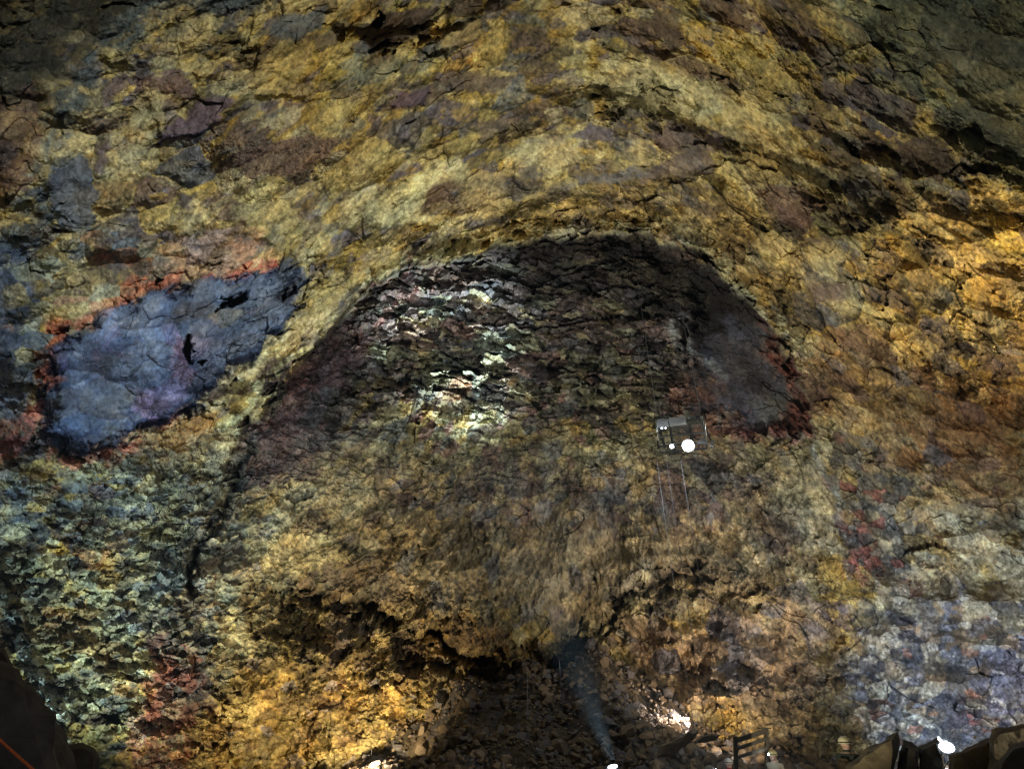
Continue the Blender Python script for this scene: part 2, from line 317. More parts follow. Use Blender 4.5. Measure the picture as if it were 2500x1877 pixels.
# outer zones
paint((.022,.026,.024), [(-1700,-1900),(420,-1900),(420,0),(330,60),(200,130),(120,300),(0,420),(-1700,500)], 60, .95)  # charcoal rock painted near black for the light falloff in this corner
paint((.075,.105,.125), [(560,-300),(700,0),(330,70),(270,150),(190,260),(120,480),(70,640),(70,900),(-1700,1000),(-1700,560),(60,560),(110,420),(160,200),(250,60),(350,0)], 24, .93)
paint((.15,.085,.06), [(-100,300),(100,200),(128,250),(112,400),(50,470),(-100,480)], 16, .8)
paint((.15,.06,.06), [(70,260),(110,220),(130,250),(100,310)], 14, .6)
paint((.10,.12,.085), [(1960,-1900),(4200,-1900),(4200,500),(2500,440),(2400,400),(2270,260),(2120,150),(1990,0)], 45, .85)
paint((.055,.07,.052), [(2120,-1900),(4200,-1900),(4200,300),(2600,260),(2400,170),(2260,60),(2150,0)], 50, .85)  # grey-green rock of the far corner painted darker for the light falloff
paint((.34,.28,.10), [(2250,180),(2300,170),(2330,240),(2300,250)], 10, .7)
# dark purple and slate slabs of the ceiling
for c, p in SLAB_DARK:
    paint(c, p, 6, .9, tight=True)
# pale slabs and cream crusts
for c, p, k in SLAB_PALE:
    paint(c, p, 12, k, tight=True)
vein((.62,.62,.36), [(560,1060),(690,900),(800,810),(870,770),(930,700),(1010,650),(1120,630),(1250,600)], 14, 12, .8)
vein((.52,.55,.38), [(1250,590),(1330,580),(1480,562),(1620,575),(1710,590)], 9, 10, .7)
paint((.46,.50,.33), [(1740,640),(1780,625),(1840,720),(1830,740),(1790,700)], 7, .85, tight=True)
vein((.45,.47,.32), [(1830,740),(1900,790),(1960,850),(2000,920),(1990,990)], 14, 25, .55)
paint((.31,.22,.075), [(1300,480),(1800,450),(1950,600),(2000,800),(1850,740),(1700,560),(1300,570)], 50, .6)
# left red fringe, blue hollow
paint((.42,.37,.19), [(60,780),(110,720),(160,640),(240,620),(300,680),(230,740),(130,800)], 25, .7, patch=(.8, .15))
paint((.50,.32,.22), [(330,660),(420,600),(560,560),(680,640),(560,690),(420,700)], 25, .6)
paint((.55,.31,.19), [(560,600),(590,565),(630,570),(640,610),(600,640)], 10, .7)
paint((.50,.15,.08), [(120,870),(130,800),(240,745),(350,690),(420,670),(450,700),(300,760),(200,800),(150,900),(110,930),(90,900)], 18, .85, patch=(.8, .3))
paint((.62,.15,.13), [(490,700),(600,655),(660,635),(655,650),(560,690),(500,715)], 8, .8)
paint((.38,.13,.08), [(245,620),(320,605),(350,640),(270,660)], 18, .75, patch=(.5, .2))
paint((.062,.10,.20), [(95,950),(112,860),(235,765),(420,700),(560,675),(735,640),(755,690),(690,800),(610,890),(510,980),(425,1050),(300,1105),(180,1120),(100,1060)], 10, .95, tight=True)
paint((.10,.15,.27), [(280,900),(340,780),(430,760),(440,800),(400,900),(330,980),(250,960)], 30, .6)
paint((.11,.14,.19), [(520,700),(720,655),(740,680),(690,790),(600,860),(520,940),(480,930),(530,820),(470,740)], 16, .8)
paint((.20,.26,.33), [(620,700),(700,690),(680,740),(600,750)], 14, .5)
paint((.13,.12,.16), [(455,780),(520,760),(540,860),(480,940),(470,900)], 12, .7)
paint((.33,.17,.29), [(410,890),(432,800),(445,860),(475,920),(470,945),(420,920)], 6, .75, tight=True)
paint((.31,.24,.44), [(420,925),(470,940),(460,970),(360,1040),(315,990),(390,940)], 5, .75, tight=True)
paint((.30,.13,.20), [(230,830),(260,800),(280,860),(250,920),(235,890)], 12, .45, patch=(.5, .1))
paint((.50,.15,.09), [(150,1120),(240,1100),(330,1080),(400,1040),(450,1005),(430,1050),(300,1110),(220,1150),(160,1150)], 14, .8, patch=(.9, .35))
paint((.42,.14,.10), [(-100,1010),(60,1000),(110,1030),(100,1080),(30,1110),(-100,1130)], 18, .8, patch=(.6, .2))
paint((.095,.125,.19), [(-1700,600),(60,600),(80,700),(60,800),(90,900),(60,1010),(-100,1020),(-1700,1020)], 25, .8)
vein((.62,.56,.34), [(190,1160),(320,1096),(420,1050),(500,990),(600,905),(690,830),(800,760)], 15, 14, .8)
vein((.45,.24,.05), [(340,1110),(440,1060),(520,1010)], 22, 18, .6)
paint((.28,.15,.07), [(420,1080),(520,1010),(540,1060),(470,1130),(380,1160)], 25, .6)
for c_, p_, w_ in (((.58,.17,.085), [(100,935),(105,880),(125,830),(190,785),(240,755)], 13), ((.60,.20,.10), [(250,760),(330,715),(400,690)], 15), ((.62,.20,.12), [(560,668),(610,652),(660,636)], 8),
                 ((.55,.14,.09), [(130,1105),(200,1130),(280,1108),(330,1085)], 16), ((.50,.15,.10), [(20,1060),(60,1030),(95,1000)], 20), ((.55,.18,.10), [(105,900),(120,930),(140,935)], 12), ((.5,.16,.1), [(400,1045),(430,1020)], 8)):
    vein(c_, p_, w_, 10, .8, patch=(.45, .22), tight=True)
# inside the alcove
paint((.165,.135,.14), ALC[:22]+[(1950,1080),(1700,1060),(1200,1000),(900,1040),(700,1140)], 8, .95, tight=True)
sl, m = mask(ALC, 9, tight=True)
aL = hf(HL1, 9)[sl]; bL = hf(HL2, 9)[sl]; lm = m*ledge[sl]
def bl(mm, c):
    mm = mm[..., None]; col[sl] = col[sl]*(1-mm)+c*mm
bl((aL < .25)*lm*.8, C(.11,.115,.13)); bl(((aL > .25) & (aL < .38))*lm*.6, C(.24,.16,.145)); bl((aL > .72)*lm*.75, C(.27,.30,.23)); bl((bL > .85)*lm*.6, C(.36,.33,.20)); bl((bL < .14)*lm*.5, C(.13,.15,.18))
paint((.032,.025,.026), [(900,740),(1010,650),(1250,598),(1570,570),(1740,640),(1800,760),(1700,790),(1500,760),(1250,700),(1050,690),(930,760)], 25, .7)  # shade under the alcove roof painted near black over its basalt
paint((.018,.017,.019), [(1600,590),(1740,640),(1830,760),(1780,800),(1700,860),(1650,790),(1600,740)], 18, .85)  # shadowed right end of the alcove top, painted into the colour
paint((.36,.38,.30), [(1000,900),(1080,870),(1140,900),(1120,960),(1020,960)], 35, .6, patch=(.5, .3))
paint((.32,.12,.10), [(860,760),(1000,650),(1100,660),(980,760),(880,850)], 25, .5, patch=(.5, 0))
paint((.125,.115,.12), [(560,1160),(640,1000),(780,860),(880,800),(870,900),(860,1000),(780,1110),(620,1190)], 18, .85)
paint((.13,.16,.17), [(690,1060),(780,960),(860,920),(860,1040),(760,1120)], 18, .6)
paint((.20,.07,.065), [(560,1190),(600,1060),(700,960),(760,880),(760,950),(700,1040),(760,1110),(640,1200)], 30, .7, patch=(.5, .05))
vein((.24,.27,.25), [(850,780),(930,705),(1000,665)], 6, 6, .7)
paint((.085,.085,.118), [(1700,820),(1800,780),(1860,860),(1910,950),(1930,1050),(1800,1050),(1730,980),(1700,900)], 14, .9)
vein((.27,.30,.32), [(1645,790),(1670,840),(1720,870)], 9, 7, .8); vein((.22,.25,.28), [(1720,885),(1770,905)], 6, 6, .8)
vein((.22,.26,.28), [(1855,810),(1885,870),(1915,930)], 7, 6, .8)
paint((.33,.10,.085), [(1830,780),(1950,900),(2010,1000),(1990,1060),(1880,1080),(1740,1080),(1780,1040),(1900,1040),(1940,980),(1900,900)], 16, .8, patch=(.9, .4))
paint((.30,.15,.10), [(1620,900),(1700,900),(1770,980),(1780,1080),(1650,1070)], 28, .7, patch=(.6, .2))
paint((.10,.12,.13), [(1840,990),(1900,960),(1940,1040),(1860,1060)], 14, .6)
paint((.27,.265,.15), [(880,960),(1000,990),(1300,980),(1600,970),(1640,1050),(1500,1140),(1200,1160),(950,1130)], 30, .7, patch=(.9, .2))
paint((.42,.32,.13), [(960,980),(1000,960),(1020,1120),(970,1100)], 16, .55); paint((.40,.30,.12), [(1280,1040),(1380,1000),(1400,1080),(1320,1110)], 20, .5)
paint((.17,.185,.235), [(980,1180),(1150,1140),(1350,1170),(1500,1180),(1700,1150),(1700,1250),(1400,1290),(1150,1240),(1000,1240)], 25, .8, patch=(.7, .02), seed=3)
paint((.17,.10,.10), [(1100,1170),(1400,1160),(1700,1170),(1700,1290),(1450,1300),(1100,1270)], 30, .7, patch=(.9, -.02), seed=5)
paint((.22,.20,.27), [(1700,1140),(1860,1130),(1880,1190),(1740,1250)], 25, .6)  # haze beside the lift lamp painted as a violet tint on the wall
paint((.36,.33,.19), [(700,1180),(850,1150),(960,1200),(960,1280),(820,1260)], 30, .6)
vein((.028,.022,.024), [(800,850),(870,790),(940,728),(1020,672),(1140,655),(1260,622),(1400,606),(1500,598),(1600,612),(1700,640),(1770,700),(1830,780)], 20, 16, .85, tight=True)  # shade just inside the rim painted as a dark band
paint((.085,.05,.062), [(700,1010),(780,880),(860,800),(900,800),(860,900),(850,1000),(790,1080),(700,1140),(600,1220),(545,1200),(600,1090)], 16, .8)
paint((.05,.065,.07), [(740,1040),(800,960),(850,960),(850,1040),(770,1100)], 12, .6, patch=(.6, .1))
# below the alcove
paint((.37,.28,.145), [(950,1290),(1300,1300),(1700,1290),(1850,1250),(1850,1380),(1600,1440),(1200,1480),(950,1420)], 40, .65)
paint((.47,.42,.30), [(1220,1370),(1300,1350),(1380,1400),(1400,1440),(1340,1450),(1230,1420)], 16, .6); paint((.13,.14,.17), [(1060,1330),(1100,1300),(1130,1340),(1080,1390)], 8, .7, tight=True)
paint((.13,.15,.18), [(1480,1290),(1510,1280),(1515,1320),(1485,1325)], 6, .7, tight=True); paint((.16,.10,.12), [(1860,1250),(1930,1240),(1960,1330),(1900,1360),(1850,1320)], 16, .6)
paint((.40,.35,.20), [(1870,1110),(1990,1080),(2030,1180),(2040,1290),(1950,1280),(1880,1230)], 18, .75); paint((.38,.33,.17), [(1660,1120),(1850,1060),(1880,1100),(1850,1160),(1700,1200)], 22, .5)
vein((.27,.31,.32), [(1990,1090),(2010,1150),(2040,1220),(2060,1300),(2100,1360),(2150,1430)], 8, 7, .75, tight=True)
paint((.15,.145,.12), [(2040,1100),(2150,1100),(2260,1250),(2240,1400),(2160,1440),(2080,1300)], 40, .75)
paint((.30,.09,.075), [(2060,1270),(2100,1290),(2150,1400),(2120,1430),(2080,1360)], 16, .8, patch=(.6, .3))
paint((.29,.18,.085), [(1950,860),(2200,820),(2500,950),(2500,1250),(2300,1200),(2100,1100),(1990,1020)], 70, .6)
paint((.22,.11,.08), [(2250,1000),(2400,950),(2460,1120),(2300,1150)], 50, .5)
paint((.38,.26,.09), [(2080,430),(2500,520),(2500,850),(2350,800),(2150,650)], 60, .6); paint((.58,.42,.10), [(2380,520),(2480,560),(2480,680),(2400,640)], 20, .6)
paint((.38,.29,.14), [(2150,1180),(2500,1150),(2500,1380),(2300,1400),(2150,1330)], 50, .6)
paint((.46,.44,.33), [(2130,1500),(2200,1400),(2340,1370),(2500,1340),(2520,1420),(2440,1500),(2380,1430),(2300,1540),(2240,1450),(2190,1560)], 20, .7, patch=(.8, .2))
paint((.165,.17,.195), [(2060,1640),(2130,1560),(2190,1520),(2240,1440),(2290,1500),(2350,1540),(2410,1450),(2470,1530),(2540,1420),(2700,1900),(2200,1900),(2120,1750)], 34, .75)
paint((.38,.38,.33), [(2120,1720),(2190,1620),(2260,1620),(2300,1700),(2200,1790),(2100,1790)], 30, .6, patch=(.6, .2))
paint((.31,.12,.13), [(2310,1720),(2380,1700),(2400,1770),(2340,1810),(2300,1780)], 22, .8); paint((.32,.20,.20), [(2300,1530),(2380,1560),(2400,1640),(2340,1620)], 22, .5, patch=(.4, .1))
paint((.16,.13,.08), [(1830,1650),(2050,1560),(2120,1700),(2050,1900),(1800,1900)], 50, .6)
paint((.38,.26,.16), [(1520,1600),(1700,1520),(1900,1480),(2030,1540),(1900,1680),(1700,1740),(1560,1720)], 40, .65)
# lower left
paint((.25,.29,.22), [(330,1160),(460,1080),(560,1150),(520,1350),(470,1560),(330,1480),(330,1300)], 45, .65)
paint((.33,.37,.28), [(300,1400),(420,1440),(420,1520),(330,1540)], 30, .6)
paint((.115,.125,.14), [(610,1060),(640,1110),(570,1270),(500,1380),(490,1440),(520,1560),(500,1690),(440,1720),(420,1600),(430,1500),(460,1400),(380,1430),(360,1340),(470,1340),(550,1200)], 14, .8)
paint((.17,.065,.05), [(370,1540),(430,1500),(450,1620),(500,1720),(460,1780),(450,1900),(290,1900),(350,1720)], 30, .75, patch=(.55, .1))
paint((.10,.11,.14), [(380,1500),(470,1500),(500,1700),(420,1720)], 25, .7, patch=(.5, .0), seed=9)
paint((.5,.42,.34), [(320,1740),(450,1700),(450,1880),(330,1880)], 25, .5, patch=(.4, -.08), seed=10); paint((.55,.22,.08), [(450,1790),(475,1760),(465,1860),(440,1870)], 8, .7)
paint((.45,.28,.20), [(390,1440),(480,1400),(520,1420),(480,1470)], 20, .5)
paint((.15,.20,.245), [(-1700,1130),(60,1140),(130,1160),(140,1280),(60,1400),(0,1360),(-1700,1400)], 30, .7, patch=(1.2, .25))
paint((.40,.46,.46), [(60,1350),(110,1330),(150,1370),(120,1400),(60,1385)], 14, .6)
paint((.38,.325,.165), [(30,1400),(330,1420),(330,1560),(200,1700),(120,1640)], 50, .55)
vein((.24,.32,.35), [(-20,1330),(20,1500),(60,1600),(130,1720),(170,1850)], 18, 7, .9, tight=True)  # slim lit edge of the rock painted as a mint-blue strip
paint((.50,.48,.27), [(240,1700),(330,1660),(340,1750),(310,1800),(230,1790)], 18, .6)
paint((.38,.26,.08), [(480,1660),(700,1640),(1000,1620),(1180,1700),(1100,1900),(470,1900)], 50, .7); paint((.30,.20,.08), [(600,1400),(1200,1440),(1250,1640),(650,1640)], 80, .4)
paint((.33,.30,.17), [(560,1380),(700,1400),(720,1520),(580,1520)], 50, .4)
pk = hf(H2, 17); pq = (1-.7*ALCM)*(1-PM*.92)*sstep(.02, .07, e2)
for lo, hi, c_, k_ in ((0, .09, C(.085,.075,.085), .75), (.09, .15, C(.10,.125,.155), .6), (.15, .24, C(.15,.105,.06), .6), (.80, .88, C(.46,.36,.13), .6), (.88, 1.0, C(.52,.46,.26), .55)):
    m_ = (((pk >= lo) & (pk < hi))*pq*k_)[..., None]; col = col*(1-m_)+c_*m_
def cells(pts, H, pal, feather=30, k=.85, idx=31):
    sl, m = mask(pts, feather); h = hf(H[sl], idx); lo = 0
    for p_, c_ in pal:
        q = (m*((h >= lo) & (h < lo+p_))*k)[..., None]; col[sl] = col[sl]*(1-q)+C(*c_)*q; lo += p_
BR = [(2060,1640),(2150,1540),(2200,1420),(2270,1500),(2330,1400),(2400,1520),(2480,1380),(2560,1440),(2560,1900),(2200,1900),(2100,1800)]
cells(BR, H1, ((.18,(.065,.07,.09)), (.18,(.16,.17,.195)), (.14,(.40,.39,.34)), (.12,(.28,.21,.14)), (.06,(.20,.11,.10)), (.1,(.12,.11,.10))))
cells(BR, H04, ((.12,(.05,.055,.075)), (.14,(.20,.21,.25)), (.10,(.48,.46,.40)), (.05,(.27,.15,.11))), idx=32)
cells([(2060,1330),(2250,1280),(2560,1200),(2560,1560),(2450,1440),(2350,1580),(2200,1470)], H1, ((.2,(.43,.40,.28)), (.15,(.20,.16,.10)), (.1,(.12,.12,.12)), (.1,(.34,.25,.13))), idx=33)
MB = [(940,1140),(1150,1120),(1500,1140),(1780,1100),(1880,1180),(1820,1290),(1500,1310),(1100,1280),(960,1240)]
cells(MB, H1, ((.22,(.14,.155,.195)), (.2,(.16,.10,.105)), (.12,(.085,.08,.095)), (.1,(.28,.22,.12))), idx=34)
cells(MB, H04, ((.15,(.17,.185,.23)), (.14,(.12,.08,.085)), (.1,(.36,.28,.14))), idx=35)
cells([(900,1280),(1900,1260),(1900,1460),(900,1480)], HR1, ((.2,(.40,.31,.17)), (.12,(.20,.14,.08)), (.05,(.12,.14,.18)), (.08,(.48,.42,.28))), 60, .7, 36)
cells([(880,940),(1500,930),(1650,1060),(1500,1160),(900,1150)], H04, ((.2,(.34,.33,.22)), (.15,(.13,.11,.10)), (.12,(.38,.28,.10)), (.1,(.18,.20,.21)), (.08,(.22,.13,.13))), 40, .8, 37)
LL = [(0,1180),(300,1120),(560,1150),(560,1500),(480,1750),(150,1750),(0,1400)]
cells(LL, H1, ((.15,(.30,.33,.25)), (.12,(.14,.16,.15)), (.10,(.42,.40,.26)), (.08,(.17,.20,.26)), (.1,(.19,.13,.07)), (.06,(.36,.22,.12))), 60, .7, 38)
cells(LL, H04, ((.12,(.40,.41,.30)), (.12,(.11,.12,.12)), (.08,(.17,.22,.26))), 60, .7, 39)
cells([(360,1480),(480,1480),(520,1700),(460,1880),(320,1880)], H1, ((.2,(.09,.09,.11)), (.2,(.19,.07,.055)), (.12,(.33,.27,.22)), (.1,(.15,.16,.19))), 25, .8, 40)
cells([(1990,1090),(2250,1090),(2290,1400),(2100,1460)], H04, ((.25,(.10,.10,.095)), (.15,(.26,.25,.21)), (.08,(.25,.10,.08))), 40, .8, 41)
cells([(1500,1520),(1900,1440),(2040,1540),(1900,1700),(1560,1740)], H1, ((.25,(.40,.29,.18)), (.15,(.17,.12,.08)), (.1,(.26,.22,.20)), (.06,(.15,.16,.20))), 40, .75, 42)
cells([(480,1640),(1000,1600),(1180,1700),(1100,1900),(470,1900)], H04, ((.15,(.16,.10,.05)), (.15,(.46,.34,.13)), (.06,(.25,.23,.24))), 50, .7, 43)
cells([(40,620),(240,560),(420,600),(330,700),(120,860),(30,900)], H1, ((.18,(.46,.42,.24)), (.15,(.13,.16,.18)), (.14,(.44,.27,.17)), (.1,(.30,.33,.26))), 30, .8, 44)
cells(BLUE, H2, ((.25,(.085,.125,.22)), (.2,(.15,.20,.31)), (.12,(.10,.11,.15)), (.1,(.17,.16,.29))), 14, .55, 45)
paint((.20,.17,.24), [(2390,1600),(2560,1560),(2560,1760),(2420,1780)], 30, .35)
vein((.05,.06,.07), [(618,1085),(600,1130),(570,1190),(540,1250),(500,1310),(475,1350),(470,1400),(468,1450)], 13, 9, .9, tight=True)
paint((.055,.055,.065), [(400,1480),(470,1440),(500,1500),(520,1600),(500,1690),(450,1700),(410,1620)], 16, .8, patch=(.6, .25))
paint((.16,.055,.045), [(360,1580),(410,1540),(450,1620),(500,1720),(480,1760),(450,1900),(300,1900),(350,1730)], 18, .65, patch=(.45, .05), seed=12)
paint((.12,.15,.16), [(370,1330),(470,1330),(475,1420),(420,1450),(375,1430)], 8, .8, tight=True)
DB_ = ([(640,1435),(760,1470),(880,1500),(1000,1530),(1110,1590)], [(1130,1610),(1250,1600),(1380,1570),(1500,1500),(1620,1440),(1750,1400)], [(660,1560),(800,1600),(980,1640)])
for q_ in DB_: vein((.07,.05,.03), q_, 16, 14, .8, patch=(.9, .2))  # shadow bands below the lit rocks, painted brown-black along the clefts
HB = [(1020,905),(1120,870),(1250,925),(1230,1010),(1130,1025),(1060,1000)]
cells(HB, H1, ((.3,(.36,.36,.28)), (.18,(.15,.18,.21)), (.10,(.32,.19,.11)), (.2,(.25,.25,.16))), 16, .6, 46)
cells([(1950,860),(2200,820),(2480,900),(2500,1250),(2300,1200),(2100,1100)], H1, ((.2,(.33,.19,.08)), (.12,(.17,.10,.08)), (.1,(.42,.30,.14)), (.06,(.15,.14,.16))), 50, .7, 47)
FZ = sstep(1000, 1150, V)*(1-sstep(1420, 1560, V))*sstep(350, 600, U)*(1-sstep(1900, 2100, U))*.4
g_ = col.mean(-1, keepdims=True)*C(1.12, 1.02, .78); col = col*(1-FZ[..., None])+g_*FZ[..., None]
lum = BASE.mean(-1); lum = np.clip(lum/lum.mean(), .3, 2.4)**.55
show = (1-SM)*(sstep(.2, .32, nf+.6*n1)*.18+(hf(HR1, 15) > .92)*.25)*(1-.55*smooth)*PM*(1-.7*ALCM)
col = col*(1-show[..., None])+BASE*show[..., None]
col = col*(1+(lum-1)*PM*(1-.7*SM))[..., None]
# grain: block-to-block and grain-to-grain changes of tone
tone = .44+.16*hf(H02, 11)+.32*hf(HR1, 11)+.30*hf(H04, 11)+.20*hf(H2, 11)+.2*hf(H1, 11)
tone = 1+(tone-1)*(1-.35*smooth)*(1-.4*SM)
spk = fbm(T, .16, 2, 291, .8)
tone = tone*(1+.6*nf+.2*n1+.85*spk*(1-.4*smooth))
hue = fbm(Ta, 1.0, 4, 261, .6)[..., None]*np.array([.16, 0., -.22], np.float32)*1.2
col = np.clip(col*tone[..., None]*(1+hue), .012, .78)

def grid_mesh(name, P, col, gloss, mat, kind):
    R, Cn = P.shape[:2]; nv = R*Cn
    me = bpy.data.meshes.new(name); me.vertices.add(nv)
    me.vertices.foreach_set('co', P.astype(np.float32).ravel())
    idx = np.arange(nv, dtype=np.int32).reshape(R, Cn)
    q = np.stack([idx[:-1, :-1], idx[:-1, 1:], idx[1:, 1:], idx[1:, :-1]], -1).reshape(-1, 4)
    nf_ = len(q); me.loops.add(nf_*4); me.loops.foreach_set('vertex_index', q.ravel())
    me.polygons.add(nf_); me.polygons.foreach_set('loop_start', np.arange(0, nf_*4, 4, dtype=np.int32))
    me.update(calc_edges=True)
    a = me.attributes.new('mineral_and_shade', 'FLOAT_COLOR', 'POINT')
    a.data.foreach_set('color', np.concatenate([col, np.ones(col.shape[:2]+(1,), np.float32)], -1).astype(np.float32).ravel())
    b = me.attributes.new('wet', 'FLOAT', 'POINT'); b.data.foreach_set('value', gloss.astype(np.float32).ravel())
    me.polygons.foreach_set('use_smooth', np.zeros(nf_, bool))
    o = bpy.data.objects.new(name, me); COL.objects.link(o); me.materials.append(mat); o['kind'] = kind
    return o

# ------------------------------------------------------------------ materials
def mat_rock(name):
    m = bpy.data.materials.new(name); m.use_nodes = True; nt = m.node_tree; N = nt.nodes; L = nt.links
    b = N['Principled BSDF']
    at_ = N.new('ShaderNodeAttribute'); at_.attribute_name = 'mineral_and_shade'
    we = N.new('ShaderNodeAttribute'); we.attribute_name = 'wet'
    tc = N.new('ShaderNodeTexCoord')
    n1_ = N.new('ShaderNodeTexNoise'); n1_.inputs['Scale'].default_value = 9; n1_.inputs['Detail'].default_value = 6; n1_.inputs['Roughness'].default_value = .7
    L.new(tc.outputs['Object'], n1_.inputs['Vector'])
    mr = N.new('ShaderNodeMapRange'); mr.inputs[1].default_value = .3; mr.inputs[2].default_value = .7; mr.inputs[3].default_value = .68; mr.inputs[4].default_value = 1.3
    L.new(n1_.outputs['Fac'], mr.inputs[0])
    mx = N.new('ShaderNodeMix'); mx.data_type = 'RGBA'; mx.blend_type = 'MULTIPLY'; mx.inputs[0].default_value = 1
    L.new(at_.outputs['Color'], mx.inputs[6]); L.new(mr.outputs[0], mx.inputs[7]); L.new(mx.outputs[2], b.inputs['Base Color'])
    n2_ = N.new('ShaderNodeTexNoise'); n2_.inputs['Scale'].default_value = 5; n2_.inputs['Detail'].default_value = 8; n2_.inputs['Roughness'].default_value = .75
    L.new(tc.outputs['Object'], n2_.inputs['Vector'])
    bp = N.new('ShaderNodeBump'); bp.inputs['Strength'].default_value = .7; bp.inputs['Distance'].default_value = .12
    L.new(n2_.outputs['Fac'], bp.inputs['Height']); L.new(bp.outputs[0], b.inputs['Normal'])
    r = N.new('ShaderNodeMapRange'); r.inputs[3].default_value = .82; r.inputs[4].default_value = .38
    L.new(we.outputs['Fac'], r.inputs[0]); L.new(r.outputs[0], b.inputs['Roughness'])
    return m
M_WALL = mat_rock('cave_rock')
wet = np.clip(.55*smooth+.35*(hf(H1, 13) > .7)+.25*(nf > .2), 0, 1)
wall = grid_mesh('cave_wall', P, col, wet, M_WALL, 'structure')

# ------------------------------------------------------------------ cave floor with its talus slope
def stand(u, vtop, dist, H=1.76):
    p = at(u, vtop, dist); return Vector((p.x, p.y, p.z-(H*1.012)))
p1 = stand(1777, 1850, 21.6); p2 = stand(1884, 1830, 21.0); p3 = stand(2059, 1797, 16.0); p4 = stand(1731, 1868, 21.5)
PADS = [p1, p2, p3, p4]
def floor_z(x, y):
    x = np.asarray(x, float); y = np.asarray(y, float)
    ss = lambda a, b, t: (lambda q: q*q*(3-2*q))(np.clip((t-a)/(b-a), 0, 1))
    z = -1.35+.75*np.exp(-(((x-9.6)/2.6)**2+((y-15.5)/3.5)**2))
    z = z+(4.1+.7*np.sin(x*.8+1)*np.sin(y*.35+x*.2)+.4*np.sin(x*1.9))*np.exp(-(np.abs(x-2.4)/7.2)**2.6)*ss(18.5, 33, y)+1.3*np.exp(-((x-16)/6)**2)*ss(16, 24, y)
    z = z+.9*ss(28, 31, y)
    z = z+.22*np.sin(x*.9+y*.5)*np.sin(y*.7-x*.3)+.10*np.sin(x*2.3+1)*np.sin(y*2.1)
    for q in PADS:
        w_ = np.exp(-(((x-q.x)/.55)**2+((y-q.y)/.55)**2)**1.5); z = z*(1-w_)+(q.z-.17)*w_
    return z
def floor_hit(u, v):
    d = pdir(np.float64(u), np.float64(v)); t = np.arange(8, 42, .05)
    p = CAM+d*t[:, None]; b = np.nonzero(p[:, 2] < floor_z(p[:, 0], p[:, 1]))[0]
    return Vector(p[b[0]].tolist()) if len(b) else None
gx, gy = np.meshgrid(np.arange(-34, 34.01, .10, dtype=np.float32), np.arange(-6, 37, .10, dtype=np.float32))
gz = floor_z(gx, gy).astype(np.float32)
GP = np.stack([gx, gy, gz], -1).astype(np.float32)
g1, ge1, GH = chisel(GP*np.array([1, 1, .01], np.float32), (.55, .5, 1), 31, .2)
g2, ge2, GH2 = chisel(GP*np.array([1, 1, .01], np.float32), (.24, .22, 1), 32, .2)
GP[..., 2] += g1*.35+g2*.16+fbm(GP, .8, 4, 33)*.12
gt = (.7+.6*hf(GH, 3))*(1+.4*fbm(GP, .3, 3, 35))
gcol = np.clip(.62*(C(.17, .125, .075)*(hf(GH, 4) > .4)[..., None]+C(.13, .115, .11)*(hf(GH, 4) <= .4)[..., None])*gt[..., None], .01, .6)
GP = GP[::-1]; gcol = gcol[::-1]
ground = grid_mesh('ground', GP, gcol, np.zeros(gcol.shape[:2]), M_WALL, 'structure')

# ------------------------------------------------------------------ plain materials
def mat(name, c, rough=.6, metal=0, var=0.0, emit=None, es=0, alpha=None, scale=30, bump=0, trans=0):
    m = bpy.data.materials.new(name); m.use_nodes = True; nt = m.node_tree; N = nt.nodes; L = nt.links; b = N['Principled BSDF']
    b.inputs['Base Color'].default_value = (*c, 1); b.inputs['Roughness'].default_value = rough; b.inputs['Metallic'].default_value = metal
    if var or bump:
        tc = N.new('ShaderNodeTexCoord'); n = N.new('ShaderNodeTexNoise'); n.inputs['Scale'].default_value = scale; n.inputs['Detail'].default_value = 5; n.inputs['Roughness'].default_value = .65
        L.new(tc.outputs['Object'], n.inputs['Vector'])
    if var:
        mr = N.new('ShaderNodeMapRange'); mr.inputs[1].default_value = .3; mr.inputs[2].default_value = .7; mr.inputs[3].default_value = 1-var; mr.inputs[4].default_value = 1+var
        L.new(n.outputs['Fac'], mr.inputs[0]); mx = N.new('ShaderNodeMix'); mx.data_type = 'RGBA'; mx.blend_type = 'MULTIPLY'; mx.inputs[0].default_value = 1
        mx.inputs[6].default_value = (*c, 1); L.new(mr.outputs[0], mx.inputs[7]); L.new(mx.outputs[2], b.inputs['Base Color'])
    if bump:
        bp = N.new('ShaderNodeBump'); bp.inputs['Strength'].default_value = bump; bp.inputs['Distance'].default_value = .03
        L.new(n.outputs['Fac'], bp.inputs['Height']); L.new(bp.outputs[0], b.inputs['Normal'])
    if emit:
        b.inputs['Emission Color'].default_value = (*emit, 1); b.inputs['Emission Strength'].default_value = es
    if trans: b.inputs['Transmission Weight'].default_value = trans
    return m
M_STONE = [mat('stone_brown', (.17, .12, .07), .85, var=.4, scale=6, bump=.6), mat('stone_grey', (.14, .125, .12), .85, var=.4, scale=6, bump=.6), mat('stone_tan', (.19, .14, .09), .85, var=.35, scale=6, bump=.6)]
M_PALE = mat('stone_pale', (.50, .40, .32), .8, var=.3, scale=8, bump=.5)
M_BLD = mat('boulder_rock', (.10, .075, .036), .85, var=.5, scale=2.2, bump=.9); M_BLD2 = mat('boulder_rock_dark', (.075, .066, .05), .85, var=.5, scale=3, bump=.9)
M_OUT = mat('outcrop_rock', (.10, .09, .082), .9, var=.6, scale=2.5, bump=1)
M_STEEL = mat('galvanised_steel', (.62, .65, .68), .28, 1, var=.12); M_BLACK = mat('black_paint', (.02, .022, .025), .45, var=.2)
